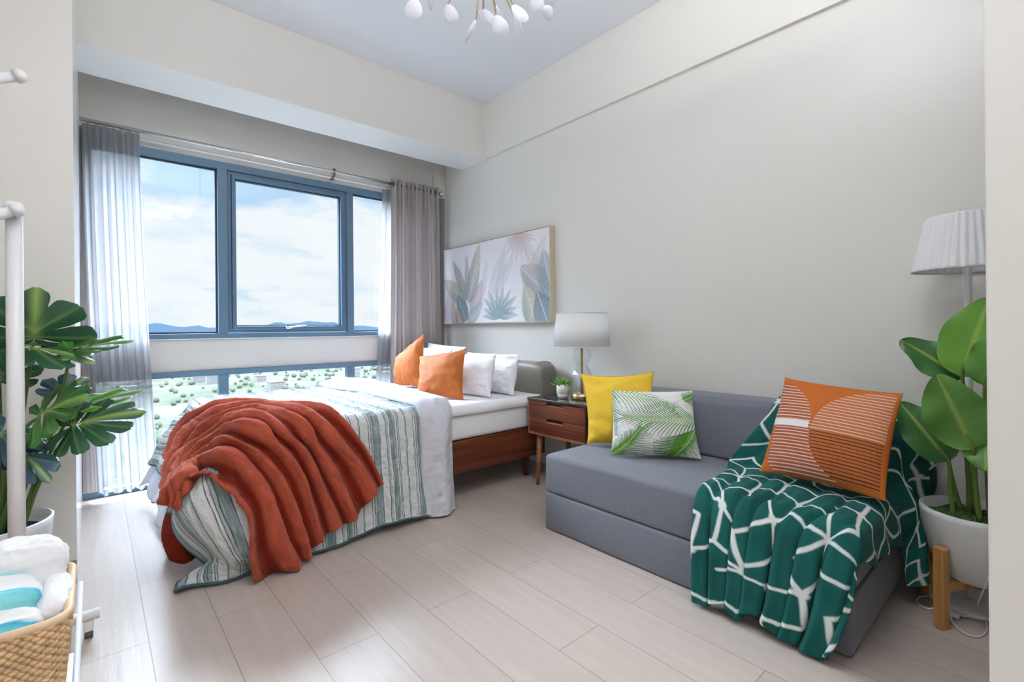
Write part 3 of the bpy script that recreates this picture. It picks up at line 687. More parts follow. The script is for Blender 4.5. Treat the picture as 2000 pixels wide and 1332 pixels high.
# ---- rust knitted throw: ridges of the gathered cloth, each from the near hem over the bed to the foot
def crom(P, ts, axis=0):
    P = np.moveaxis(np.asarray(P, float), axis, 0); n = len(P); ts = np.asarray(ts) * (n - 1); i = np.clip(np.floor(ts).astype(int), 0, n - 2); f = (ts - i)
    f = f.reshape((-1,) + (1,) * (P.ndim - 1)); g = lambda k: P[np.clip(k, 0, n - 1)]
    p0, p1, p2, p3 = g(i - 1), g(i), g(i + 1), g(i + 2)
    r = .5 * (2 * p1 + (p2 - p0) * f + (2 * p0 - 5 * p1 + 4 * p2 - p3) * f ** 2 + (3 * p1 - p0 - 3 * p2 + p3) * f ** 3)
    return np.moveaxis(r, 0, axis)
THROW = [
[(1.152,2.400,.262),(1.083,2.429,.43),(.987,2.441,.566),(.916,2.575,.629),(.788,2.91,.628),(.602,3.091,.629),(.502,3.313,.603),(.461,3.56,.507),(.427,3.62,.434),(.378,3.60,.307),(.350,3.50,.285)],
[(1.091,2.395,.212),(1.0,2.422,.392),(.886,2.435,.549),(.795,2.568,.629),(.70,2.866,.631),(.532,2.936,.625),(.483,3.20,.552),(.425,3.331,.475),(.386,3.307,.389),(.350,3.30,.30),(.322,3.20,.27)],
[(.976,2.380,.124),(.884,2.405,.365),(.814,2.438,.508),(.724,2.466,.611),(.657,2.733,.63),(.535,2.801,.62),(.462,2.929,.557),(.425,3.10,.440),(.362,3.025,.39),(.328,3.0,.32),(.305,2.98,.27)],
[(.889,2.362,.111),(.848,2.394,.26),(.752,2.433,.488),(.663,2.454,.601),(.576,2.631,.628),(.502,2.774,.586),(.440,2.909,.509),(.386,2.95,.421),(.345,2.90,.36),(.310,2.80,.31),(.280,2.62,.33)],
[(.809,2.370,.069),(.764,2.385,.201),(.702,2.398,.394),(.620,2.432,.542),(.534,2.48,.611),(.489,2.70,.560),(.427,2.83,.475),(.365,2.80,.395),(.305,2.60,.395),(.275,2.50,.380),(.265,2.49,.345)],
[(.722,2.335,.022),(.682,2.335,.159),(.614,2.345,.367),(.542,2.405,.502),(.475,2.488,.566),(.450,2.66,.500),(.390,2.74,.420),(.328,2.60,.415),(.289,2.462,.405),(.274,2.445,.375),(.266,2.445,.345)],
[(.675,2.31,.018),(.599,2.290,.158),(.554,2.308,.351),(.499,2.360,.463),(.448,2.437,.523),(.405,2.60,.455),(.345,2.575,.432),(.304,2.456,.423),(.284,2.430,.393),(.275,2.422,.366),(.268,2.430,.343)],
[(.520,2.325,.012),(.493,2.292,.116),(.479,2.286,.285),(.448,2.312,.357),(.413,2.334,.392),(.359,2.382,.419),(.321,2.405,.413),(.299,2.413,.398),(.287,2.414,.383),(.279,2.416,.363),(.272,2.424,.341)]]
T = np.array(THROW)
nu, nv = 330, 300
sU = np.linspace(0, 1, nu); sV = np.linspace(0, 1, nv)
P = crom(crom(T, sU, 0), sV, 1)
du = np.gradient(P, axis=0); dv = np.gradient(P, axis=1); Nn = np.cross(du, dv); Nn /= np.linalg.norm(Nn, axis=2, keepdims=True) + 1e-9
outw = P - np.array([.9, 3.2, .1]); Nn *= np.sign((Nn * outw).sum(2))[..., None]
for _ in range(6):
    Nn[1:-1, 1:-1] = (Nn[1:-1, 1:-1] + Nn[:-2, 1:-1] + Nn[2:, 1:-1] + Nn[1:-1, :-2] + Nn[1:-1, 2:]) / 5
Nn /= np.linalg.norm(Nn, axis=2, keepdims=True)
ss = sU[:, None] * 7 + .10 * fbm(sV[None, :] * 3 + sU[:, None] * 2, sU[:, None] * 5, 2.0, 51)
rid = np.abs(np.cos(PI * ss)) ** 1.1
end = np.clip((sV[None, :]) / .03, 0, 1) ** .5
sp_ = np.linalg.norm(du, axis=2); sp_ = np.clip(sp_ / np.median(sp_), 0, 1.2)
for _ in range(8): sp_[1:-1, 1:-1] = (sp_[1:-1, 1:-1] + sp_[:-2, 1:-1] + sp_[2:, 1:-1] + sp_[1:-1, :-2] + sp_[1:-1, 2:]) / 5
spc = np.clip(sp_ * 1.25, .12, 1)
hgt = .016 + .050 * rid ** 1.5 * spc
fuz = rid > .55
yy_ = sV[None, :] + 0 * ss
hgt = hgt + spc * .0055 * fuz * fbm(ss * 1.0, yy_ * 9, 11, 52) + .0016 * np.sin(yy_ * 520) * (~fuz) * spc + .002 * spc * fbm(ss, yy_, 60, 53)
P = P + Nn * hgt[..., None]
P[..., 2] = np.maximum(P[..., 2], .014)
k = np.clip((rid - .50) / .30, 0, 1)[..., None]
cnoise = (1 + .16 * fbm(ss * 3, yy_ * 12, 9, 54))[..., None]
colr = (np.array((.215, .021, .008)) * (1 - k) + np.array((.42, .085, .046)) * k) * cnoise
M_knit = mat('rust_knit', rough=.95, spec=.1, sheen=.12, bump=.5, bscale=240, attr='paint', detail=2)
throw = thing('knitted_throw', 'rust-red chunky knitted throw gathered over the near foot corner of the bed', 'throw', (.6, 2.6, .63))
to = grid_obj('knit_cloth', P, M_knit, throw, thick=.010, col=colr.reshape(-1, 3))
# its loose end hanging behind the quilt corner
E0 = np.array([[(.352, 3.02, .33), (.335, 2.90, .30), (.33, 2.78, .30), (.345, 2.70, .30)],
               [(.300, 2.98, .22), (.280, 2.86, .20), (.30, 2.74, .19), (.345, 2.70, .18)],
               [(.265, 2.94, .11), (.255, 2.83, .085), (.30, 2.74, .10), (.350, 2.70, .07)],
               [(.275, 2.86, .012), (.275, 2.73, .012), (.32, 2.66, .012), (.355, 2.69, .012)]])
P = crom(crom(E0, np.linspace(0, 1, 60), 0), np.linspace(0, 1, 60), 1)
P[..., 0] -= .004 * np.sin(np.linspace(0, 1, 60)[:, None] * 90) + .004
grid_obj('hanging_end', P, mat('rust_knit_back', (.20, .022, .010), .95, spec=.1, bump=.5, bscale=180), throw, thick=.010)
# ================================================================== SOFA
M_sofa = mat('grey_sofa_fabric', (.165, .172, .205), .9, spec=.25, sheen=.3, bump=.12, bscale=500, var=.05, vscale=60)
sofa = thing('sofa', 'low grey fabric sofa bed with a block seat and wedge backrest', 'sofa', (2.25, 1.14, 0))
rbox('seat', 1.832, 2.66, .447, 1.838, .200, .402, M_sofa, sofa, .022, 4)
rbox('seat_base', 1.832, 2.66, .447, 1.838, .003, .198, M_sofa, sofa, .012, 3)
def prism(prof, y0, y1, n=24):
    V = []; ys = np.linspace(y0, y1, n); m_ = len(prof)
    for y in ys: V += [(x, y + 0 * x, z) for x, z in prof]
    F = []
    for i in range(n - 1):
        for k in range(m_): a = i * m_ + k; b = i * m_ + (k + 1) % m_; F.append((a, a + m_, b + m_, b))
    F.append(tuple(range(m_))); F.append(tuple(range((n - 1) * m_, n * m_))[::-1])
    return V, F
V, F = prism([(2.405, .404), (2.66, .404), (2.70, .60), (2.695, .705), (2.495, .712), (2.46, .69)], .455, 1.82)
bk = mesh_obj('backrest', V, F, M_sofa, sofa); bevel(bk, .022, 4, 25)
rbox('piping', 1.86, 2.655, .4455, .4475, .1975, .2025, mat('brown_zip', (.20, .13, .07), .6), sofa, .0005, 1)

# ---- cushions on the sofa
M_yel = mat('yellow_cotton', (.76, .50, .045), .8, spec=.25, bump=.12, bscale=60)
cushion('throw_cushion', 'plain yellow square cushion leaning at the left end of the sofa', 'cushion', (2.145, 1.800, .412), (2.262, 1.415, .412), (2.335, 1.480, .835), (2.222, 1.915, .804), .14, M_yel, 60, .12, piping=mat('yellow_piping', (.62, .38, .03), .8), seed=11, wr=.014)

def stroke(im, x0, y0, x1, y1, w0, w1, c0, c1, bend=0):
    h = im.shape[0]; n = 7
    mx, my = (x0 + x1) / 2 - (y1 - y0) * bend, (y0 + y1) / 2 + (x1 - x0) * bend
    pts = [((1 - t) ** 2 * x0 + 2 * t * (1 - t) * mx + t * t * x1, (1 - t) ** 2 * y0 + 2 * t * (1 - t) * my + t * t * y1) for t in np.linspace(0, 1, n)]
    for i in range(n - 1):
        (ax, ay), (bx, by) = pts[i], pts[i + 1]; w = w0 + (w1 - w0) * i / (n - 1) if i > 0 else w0 * .6; t = i / (n - 1)
        X0, X1 = sorted((ax, bx)); Y0, Y1 = sorted((ay, by))
        i0, i1 = max(0, int((X0 - w) * h)), min(h, int((X1 + w) * h) + 2); j0, j1 = max(0, int((1 - Y1 - w) * h)), min(h, int((1 - Y0 + w) * h) + 2)
        if i1 <= i0 or j1 <= j0: continue
        yy, xx = np.mgrid[j0:j1, i0:i1]; X = xx / h; Y = 1 - yy / h
        L2 = (bx - ax) ** 2 + (by - ay) ** 2 + 1e-12; q = np.clip(((X - ax) * (bx - ax) + (Y - ay) * (by - ay)) / L2, 0, 1)
        d = np.hypot(X - ax - q * (bx - ax), Y - ay - q * (by - ay)); m = np.clip((w - d) * h + .5, 0, 1)[..., None]
        c = np.array(c0) * (1 - t) + np.array(c1) * t
        im[j0:j1, i0:i1] = im[j0:j1, i0:i1] * (1 - m) + c * m
def frond(im, P0, P1, P2, l1, l2, n=24, spread=55, c0=(.07, .26, .02), c1=(.03, .12, .07), w=.0078, seed=0):
    r = np.random.default_rng(seed); P0, P1, P2 = map(np.array, (P0, P1, P2))
    for i in range(n):
        t = (i + .3) / n; p = (1 - t) ** 2 * P0 + 2 * t * (1 - t) * P1 + t * t * P2; d = 2 * (1 - t) * (P1 - P0) + 2 * t * (P2 - P1); a = math.atan2(d[1], d[0])
        for sgn, ll in ((1, l1), (-1, l2)):
            if ll == 0: continue
            sp = math.radians(spread * (1 - .55 * t)) * sgn; L_ = ll * (.55 + .45 * math.sin(PI * min(1, t + .25))) * r.uniform(.9, 1.08)
            g = r.uniform(0, 1); cc = (c0[0] + .10 * g, c0[1] + .12 * g, c0[2])
            stroke(im, p[0], p[1], p[0] + L_ * math.cos(a + sp), p[1] + L_ * math.sin(a + sp), w, w * .3, cc, c1, bend=-.12 * sgn)
    pts = [(1 - t) ** 2 * P0 + 2 * t * (1 - t) * P1 + t * t * P2 for t in np.linspace(0, 1, 16)]
    for a_, b_ in zip(pts[:-1], pts[1:]): stroke(im, a_[0], a_[1], b_[0], b_[1], .004, .004, (.45, .55, .42), (.45, .55, .42))
im = canvas(420, 420, (.74, .74, .72))
frond(im, (-.05, .98), (.42, .98), (.76, .72), .14, .40, 18, 62, seed=1)
frond(im, (-.02, 1.1), (.02, .7), (.04, .30), .13, .10, 18, 45, c0=(.06, .22, .16), c1=(.10, .28, .28), seed=2)
frond(im, (1.05, .56), (.7, .46), (.14, .56), .34, .40, 23, 60, seed=3)
frond(im, (-.02, -.02), (.16, .10), (.34, .38), .24, .36, 22, 50, seed=4)
frond(im, (.98, .42), (.92, .20), (.66, -.04), .22, .50, 26, 52, seed=5)
frond(im, (.60, .66), (.76, .80), (.90, .88), 0, 0, 2); frond(im, (.88, .84), (.94, .88), (1.02, .93), .12, .16, 12, 75, seed=6)
M_palm = mat('palm_print', rough=.85, spec=.2, attr='paint', bump=.10, bscale=80)
cushion('throw_cushion', 'white cushion printed with green palm fronds in front of the yellow one', 'cushion', (2.045, 1.560, .410), (2.300, 1.190, .412), (2.375, 1.275, .745), (2.145, 1.625, .738), .16, M_palm, 300, .055, paint=im, seed=12, wr=.010)

# ---- green throw
def throw_pattern(a, b, cell=.215, lw=.0075):
    """white lines joining a warped lattice of stars and three-armed knots; a, b in metres"""
    a = a + .018 * fbm(a, b, 7, 71); b = b + .018 * fbm(a, b, 7, 72)
    s3 = math.sqrt(3); dmin = np.full(a.shape, 9.0); nod = np.full(a.shape, 9.0)
    # hexagonal star centres; every star sends spokes to the surrounding knots (rhombille net)
    qa = a / cell; qb = b / (cell * .92)
    r0 = np.round(qb / (s3 / 2)); 
    for dr in (-1, 0, 1):
        rr = r0 + dr; off = np.mod(rr, 2) * .5; c0 = np.round(qa - off)
        for dc in (-1, 0, 1):
            cx = c0 + dc + off; cy = rr * s3 / 2
            jx = .10 * np.sin(cx * 12.9 + cy * 78.2); jy = .10 * np.sin(cx * 39.3 + cy * 11.1)
            px, py = cx + jx, cy + jy
            nod = np.minimum(nod, np.hypot(qa - px, qb - py))
            for k in range(6):
                an = PI / 6 + k * PI / 3; kx0 = cx + math.cos(an) / s3; ky0 = cy + math.sin(an) / s3
                kx = kx0 + .10 * np.sin(kx0 * 23.1 + ky0 * 51.7); ky = ky0 + .10 * np.sin(kx0 * 61.9 + ky0 * 9.3)
                if True:
                    keep = np.sin(px * 91.7 + py * 47.3 + k * 2.1) > -.62
                    vx, vy = kx - px, ky - py; q = np.clip(((qa - px) * vx + (qb - py) * vy) / (vx * vx + vy * vy), 0, 1)
                    d = np.hypot(qa - px - q * vx, qb - py - q * vy); dmin = np.where(keep, np.minimum(dmin, d), dmin)
    ln = np.clip(1 - (dmin * cell - lw * .6) / (lw * .45), 0, 1); st = np.clip(1 - (nod * cell - lw * 1.6) / (lw * .8), 0, 1)
    return np.maximum(ln, st)
# rows: (x, z, left edge y, how far it hangs over the right end)
ROWS = [(2.685, .52, .90, .55), (2.690, .725, .895, .62), (2.60, .737, .89, .66), (2.478, .733, .89, .66), (2.420, .64, .93, .58), (2.375, .49, 1.03, .36), (2.325, .432, 1.06, .22), (2.15, .425, 1.00, .165),
        (1.92, .424, .975, .15), (1.835, .415, .965, .10), (1.800, .355, .958, .06), (1.790, .22, .950, .03), (1.785, .10, .945, .0), (1.783, .03, .940, -.03)]
Rw = np.array(ROWS); nR, nC = 560, 330
tf_ = np.linspace(0, 1, 4000); Gf = crom(Rw, tf_, 0); lf_ = np.cumsum(np.hypot(np.gradient(Gf[:, 0]), np.gradient(Gf[:, 1])))
tt = np.interp(np.linspace(lf_[0], lf_[-1], nR), lf_, tf_); G = crom(Rw, tt, 0)
seg = np.hypot(np.gradient(G[:, 0]), np.gradient(G[:, 1])); Ln = np.cumsum(seg); Ln -= Ln[0]
S_, T_ = np.meshgrid(np.linspace(0, 1, nC), tt)
gx, gz, yl, hg = [G[:, i][:, None] for i in range(4)]
ye = .452; Wd = (yl - ye) + hg; w = S_ * Wd
over = np.maximum(w - (yl - ye), 0); rr = .03
Y = yl - np.minimum(w, yl - ye)
# rounded turn over the end
th = np.minimum(over, rr * PI / 2) / rr; rest = np.maximum(over - rr * PI / 2, 0)
Y = Y - rr * np.sin(th) - rest * .045; Z = gz - rr * (1 - np.cos(th)) - rest * .985; X = gx + 0 * w
isend = np.clip(over / .05, 0, 1)
row = T_ * (len(ROWS) - 1)
front = np.clip((row - 9.3) / 1.5, 0, 1); seat = np.clip((row - 6) / 2, 0, 1) * (1 - front); back = np.clip((6 - row) / 2, 0, 1)
ph = S_ * 7.2 * 2 * PI + 1.1 * fbm(S_ * 3, T_ * .8, 2.0, 61) + .5 * np.sin(S_ * 19)
pl = np.sin(ph) + .35 * np.sin(2 * ph + 1.3)
X = X - front * (1 - isend) * (.018 + (.014 + .022 * np.clip((.36 - gz) / .3, 0, 1)) * pl)
Y = Y + front * .014 * np.cos(ph)
Z = Z + seat * (1 - isend) * (.010 + .010 * pl) + .004 * fbm(X, Y * 2, 26, 62) * seat
X = X - back * (1 - isend) * (.012 + .008 * pl + .006 * fbm(Y * 4, Z * 3, 4, 63))
Y = Y - isend * (.004 + (.020 * back + .008) * np.clip(rest / .10, 0, 1) * (1.1 + np.sin(X * 38 + Z * 14)))
X = X - back * isend * .22 * np.clip(rest - .20, 0, 1) ** 1 * 1.2
# the hem dips unevenly and the lower layer shows at the left
hemz = np.interp(S_[0], [0, .10, .22, .30, .33, .45, .55, .62, .75, .85, .94, 1.0], [.02, .015, .055, .05, .015, .065, .055, .030, .020, .012, .0, .035])[None, :]
f2 = np.clip((row - 11) / 2, 0, 1); Z = Z + f2 * (hemz - .03)
# the right-hand edge of the front fall is cut back above its lowest corner
Z = np.maximum(Z, .014)
uvA = S_ * Wd * 1.22; uvB = Ln[:, None] + 0 * S_
pat = throw_pattern(uvA + .10, uvB + .05)
gcol = np.array((.012, .098, .088)); vel = (1 + .22 * fbm(uvA * 1.0, uvB, 14, 64) + .10 * fbm(uvA, uvB, 50, 65))[..., None]
colt = gcol * vel * (1 - pat[..., None]) + np.array((.66, .70, .69)) * pat[..., None]
M_fleece = mat('green_fleece', rough=.85, spec=.12, sheen=.04, attr='paint', bump=.06, bscale=350)
gt = thing('fleece_throw', 'emerald green fleece throw with white star lines over the sofa right end', 'throw', (2.2, .7, .43))
Pg = np.stack([X, Y, Z], 2)
grid_obj('fleece_cloth', Pg, M_fleece, gt, thick=.006, col=colt.reshape(-1, 3))

# striped cushion on the throw
n_ = 600; yy, xx = np.mgrid[0:n_, 0:n_] / (n_ - 1); V_ = 1 - yy; U_ = xx
org, rust, rustL, cream, blk = np.array((.52, .140, .025)), np.array((.40, .105, .045)), np.array((.50, .165, .07)), np.array((.74, .60, .52)), np.array((.05, .02, .015))
im = np.ones((n_, n_, 3)) * org
inc = np.hypot(U_ - .92, V_ - .47) < .5; ind = np.hypot(U_ + .08, V_ - .47) < .5
ln = (np.mod(V_ * 31, 1) < .27)
top = V_ > .47
m1 = top & (ind | (U_ < .10)) & (V_ < .93) & (U_ < .42); im[m1] = rust; im[m1 & ln] = cream
m2 = top & inc & (U_ >= .42) & (U_ < .975); im[m2] = rustL; im[m2 & ln] = (.72, .50, .38)
m3 = (~top) & (~inc) & (U_ > .06) & ((U_ + V_) > .16) & (V_ > .02); im[m3] = rust; im[m3 & ln] = cream
m4 = (~top) & inc & (U_ < .97) & (V_ > .04); im[m4] = (.45, .13, .035); im[m4 & ln] = blk
im[(U_ < .40) & (U_ > .01) & (V_ > .475) & (V_ < .545)] = (.78, .77, .75)
cushion('throw_cushion', 'large orange cushion with thin stripes in circle segments and a white bar', 'cushion', (2.155, .855, .455), (2.085, .405, .462), (2.270, .385, .825), (2.340, .815, .850), .15, mat('striped_print', rough=.8, spec=.2, attr='paint', bump=.05, bscale=200), 320, .05, paint=im, seed=13, wr=.005)

# ================================================================== PLANT, STAND, FLOOR LAMP
def leaf_mat(name, c, cb=None):
    return mat(name, c, .38, spec=.55, var=.18, vscale=9, bump=.05, bscale=60, trans=.18, attr='paint')
M_leafL = leaf_mat('light_green_leaf', (.12, .33, .05)); M_stem = mat('leaf_stem', (.13, .22, .04), .45, var=.15, vscale=12)
M_terr = mat('white_terracotta', (.74, .74, .74), .75, spec=.25, bump=.12, bscale=18, var=.03, vscale=14)
M_bam = wood_mat('bamboo_wood', (.46, .22, .065), (.60, .33, .12), .5, axis=2)
M_moss = mat('moss', (.045, .10, .02), .9, var=.5, vscale=90)
def broad_leaf(name, base, tip, width, nrm, color, parent, droop=.0, ruff=.01, fold=.12, seed=0, nu=26, nv=34, mid=(.42, .52, .12)):
    base, tip, nrm = (np.array(v, float) for v in (base, tip, nrm)); ax = tip - base; L_ = np.linalg.norm(ax); ax /= L_
    nrm -= ax * nrm.dot(ax); nrm /= np.linalg.norm(nrm); sd = np.cross(ax, nrm)
    V_, U_ = np.meshgrid(np.linspace(0, 1, nv), np.linspace(-1, 1, nu), indexing='ij')
    half = width / 2 * (np.sin(PI * np.clip(V_, 0, 1) ** .82) ** .62) * (1 - .12 * V_) + .0015
    P = base + ax * (V_ * L_)[..., None] + sd * (U_ * half)[..., None] + nrm * (fold * half * np.abs(U_) - droop * L_ * V_ ** 2 + ruff * np.abs(U_) ** 2 * np.sin(V_ * 13 + seed + 1.5 * np.sign(U_)) - .004 * np.exp(-(U_ / .07) ** 2) * 0)[..., None]
    vein = np.exp(-(np.mod(V_ * 9 - np.abs(U_) * 1.2, 1) - .5) ** 2 / .006) * .14
    md = np.exp(-(U_ / .06) ** 2)
    c = np.array(color) * (1 + .10 * np.sin(V_ * 3 + seed))[..., None]
    k = np.clip(vein * .6 + md * .9, 0, 1)[..., None]; c = c * (1 - k) + np.array(mid) * k
    return grid_obj(name, P, M_leafL, parent, col=c.reshape(-1, 3))
st = thing('plant_stand', 'four-legged bamboo stand holding the white pot beside the sofa', 'plant stand', (2.42, .205, 0))
ca, sa = math.cos(math.radians(152)), math.sin(math.radians(152)); cx_, cy_ = 2.42, .205
dirs = [(ca, sa), (sa, -ca), (-ca, -sa), (-sa, ca)]
for i, (dx, dy) in enumerate(dirs):
    o = MB().box(-.017, .017, -.017, .017, .001, .285).build('leg', M_bam, st, smooth=False, local=True); o.location = (dx * .168, dy * .168, 0); o.rotation_euler = (0, 0, math.atan2(dy, dx)); bevel(o, .003)
for i, (dx, dy) in enumerate(dirs[:2]):
    o = MB().box(-.151, .151, -.011, .011, .128 - .0 * i, .158).build('cross_bar', M_bam, st, smooth=False, local=True); o.rotation_euler = (0, 0, math.atan2(dy, dx)); bevel(o, .002)
pl_ = thing('potted_plant', 'tall broad-leaved green plant in a white pot on the bamboo stand', 'plant', (2.42, .205, .159))
MB().lathe([(0, 0), (.095, 0), (.108, .010), (.135, .09), (.152, .17), (.160, .225), (.160, .243), (.148, .243), (.144, .20), (0, .196)], (2.42, .205, .159), 48).build('pot', M_terr, pl_)
mo = MB().lathe([(0, .222), (.05, .226), (.10, .222), (.143, .205), (.14, .200)], (2.42, .205, .159), 60)
mo.V = [(x + .004 * rng.standard_normal(), y + .004 * rng.standard_normal(), z + .007 * rng.standard_normal()) for x, y, z in mo.V]; mo.build('moss', M_moss, pl_, smooth=False)
def stem(pts, r0, r1, parent, m=None, n=14):
    P = crom(np.array(pts, float), np.linspace(0, 1, n), 0); R = list(np.linspace(r0, r1, n)); return MB().tube([tuple(p) for p in P], R, 10).build('stem', m or M_stem, parent)
g1, g2, g3 = (.050, .160, .045), (.15, .38, .045), (.12, .32, .06)
LV = [  # base, tip, width, normal, colour, droop, pot point
 ((2.42, .238, .880), (2.38, .402, 1.030), .150, (-.8, -.35, .5), g1, .10, (2.45, .22, .375)),
 ((2.38, .235, .890), (2.36, .165, 1.175), .205, (-.9, .1, .35), g2, .04, (2.42, .20, .375)),
 ((2.30, .200, .645), (2.26, .290, .905), .195, (-.95, .1, .45), g3, -.04, (2.36, .19, .375)),
 ((2.35, .270, .580), (2.35, .408, .785), .160, (-.85, -.3, .45), g1, .06, (2.38, .262, .375)),
 ((2.36, .175, .860), (2.33, .125, 1.06), .150, (-.9, .25, .3), g3, .0, (2.44, .17, .375)),
 ((2.34, .165, .720), (2.28, .170, .580), .150, (-.9, .2, .2), g3, .0, (2.42, .16, .375)),
 ((2.50, .300, .620), (2.50, .420, .560), .10, (-.6, -.2, .8), g1, .1, (2.46, .25, .375))]
for i, (b_, t_, w_, n_2, c_, dr_, pp) in enumerate(LV):
    broad_leaf('leaf', b_, t_, w_, n_2, c_, pl_, droop=dr_, seed=i * 1.7, ruff=.008)
    midp = ((b_[0] + pp[0]) / 2 + .01, (b_[1] + pp[1]) / 2 + .004, (b_[2] + pp[2]) / 2)
    stem([pp, midp, b_, tuple(np.array(b_) * .8 + np.array(t_) * .2)], .0085, .004, pl_)

fl_ = thing('floor_lamp', 'white floor lamp with pleated shade standing behind the potted plant', 'lamp', (2.545, .232, 0))
lx, ly = 2.545, .232
sh = MB().lathe([(.170, 1.290), (.165, 1.30), (.126, 1.492), (.122, 1.50)], (lx, ly, 0), 240, f=lambda a, z: 1 + .016 * math.sin(a * 40)).build('lamp_shade', mat('pleated_white_shade', (.84, .84, .86), .9, spec=.1, trans=.25), fl_)
sh.modifiers.new('s', 'SOLIDIFY').thickness = .002
MB().tube([(lx, ly, .02), (lx, ly, 1.40)], .0115, 14).build('pole', M_white, fl_)
MB().tube([(lx, ly, 1.335), (lx, ly, 1.40)], .020, 14).build('socket', M_white, fl_)
MB().lathe([(0, .001), (.125, .001), (.128, .010), (.122, .018), (.03, .024), (0, .026)], (lx, ly, 0), 48).build('base', M_white, fl_)
cd = thing('power_cord', 'white lamp cord with inline switch lying looped on the floor', 'cord', (2.40, .26, 0))
M_cord = mat('white_plastic', (.80, .80, .82), .4)
def cord(pts, r=.0028, n=60, nm='cable'):
    P = crom(np.array(pts, float), np.linspace(0, 1, n), 0); return MB().tube([tuple(p) for p in P], r, 8).build(nm, M_cord, cd)
cord([(2.50, .33, .004), (2.46, .37, .004), (2.40, .372, .004), (2.375, .335, .004), (2.42, .31, .004), (2.46, .25, .004), (2.43, .215, .004), (2.39, .255, .010)])
cord([(2.375, .268, .010), (2.33, .262, .004), (2.28, .225, .004), (2.29, .19, .004), (2.36, .175, .004), (2.43, .185, .006), (2.45, .20, .006), (2.42, .235, .010), (2.40, .262, .011)])
cord([(2.44, .19, .005), (2.40, .20, .06), (2.30, .188, .13), (2.245, .165, .22), (2.262, .150, .27)], .0018)
rbox('inline_switch', 2.365, 2.395, .248, .276, .003, .022, M_cord, cd, .006)
# ================================================================== LEFT SIDE: MONSTERA, RACK, BASKET
M_mon = mat('monstera_leaf', (.03, .12, .02), .30, spec=.6, trans=.15, attr='paint', bump=.05, bscale=40)
M_mstem = mat('monstera_stem', (.085, .17, .035), .45, var=.2, vscale=10)
def split_leaf(base, tip, width, nrm, color, parent, lobes=6, droop=.15, fold=.15, cut=.42, seed=0, mid=(.30, .45, .12), curl=0.0):
    base, tip, nrm = (np.array(v, float) for v in (base, tip, nrm)); ax = tip - base; L_ = np.linalg.norm(ax); ax /= L_
    nrm -= ax * nrm.dot(ax); nrm /= np.linalg.norm(nrm); sd = np.cross(ax, nrm)
    V = []; F = []; Cc = []
    nq, nw = 16, 9
    r = np.random.default_rng(seed)
    # sectors fan out from the midrib: one at the tip, `lobes` on each side, slit between their outer halves
    edges = list(np.linspace(14, 158, lobes + 1)); secs = [(0, 14)] + [(sg * (edges[i] + edges[i + 1]) / 2, (edges[i + 1] - edges[i]) / 2) for sg in (1, -1) for i in range(lobes)]
    Rt_ = lambda th: L_ * np.interp(abs(th), [0, 25, 60, 95, 130, 160], [.74, .66, .62, .60, .56, .40])
    xs = width / (1.15 * L_)
    for si, (tc, hh) in enumerate(secs):
        st0 = len(V); rl = r.uniform(.94, 1.04)
        for a in range(nq):
            q = a / (nq - 1)
            k = 1.0 if q < cut else 1 - .20 * ((q - cut) / (1 - cut)) ** .6
            k *= 1.0 if q < .82 else max(.12, (1 - ((q - .82) / .183) ** 2) ** .5)
            for b in range(nw):
                w = -1 + 2 * b / (nw - 1); th = tc + w * hh * k; tr_ = math.radians(th)
                rad = q * Rt_(th) * rl; oy = .26 * L_ * max(0.0, math.cos(tr_)) * (1 - .3 * (1 - q))
                x = rad * math.sin(tr_) * xs; y = oy + rad * math.cos(tr_)
                ux = abs(x) / (width / 2 + 1e-6); t = y / L_
                z = fold * width * .5 * ux * (1 - .5 * ux) - droop * L_ * max(t, 0) ** 2 - .45 * droop * width * ux ** 2 + .005 * math.sin(si * 2.3 + q * 4) + .004 * math.cos(w * 2.5) * q
                V.append(base + ax * y + sd * x + nrm * z)
                kk = .45 * math.exp(-(w / .10) ** 2) * (1 - .5 * q) + (.8 * math.exp(-(x / (.012 * width / .25)) ** 2) if y > 0 else 0)
                cc = np.array(color) * (1 + .22 * math.sin(si * 1.7 + seed)) * (1 + .35 * q)
                Cc.append(cc * (1 - min(kk, 1)) + np.array(mid) * min(kk, 1))
        for a in range(nq - 1):
            for b in range(nw - 1):
                c = st0 + a * nw + b; F.append((c, c + nw, c + nw + 1, c + 1))
    o = mesh_obj('leaf', np.array(V), F, M_mon, parent, col=np.array(Cc))
    return o
mn = thing('monstera_plant', 'monstera with split leaves in a white pot behind the clothes rack', 'plant', (-.292, 2.56, 0))
MB().lathe([(0, .001), (.140, .001), (.150, .02), (.172, .36), (.176, .385), (.168, .388), (.160, .36), (.155, .33), (0, .33)], (-.292, 2.56, 0), 56).build('pot', mat('white_plastic_pot', (.74, .76, .80), .4), mn)
MB().lathe([(0, .345), (.157, .338), (.158, .332)], (-.292, 2.56, 0), 40).build('soil', mat('soil', (.02, .02, .02), .9), mn)
dk, md_, lt = (.020, .075, .035), (.032, .130, .022), (.055, .20, .020); blu = (.03, .075, .11)
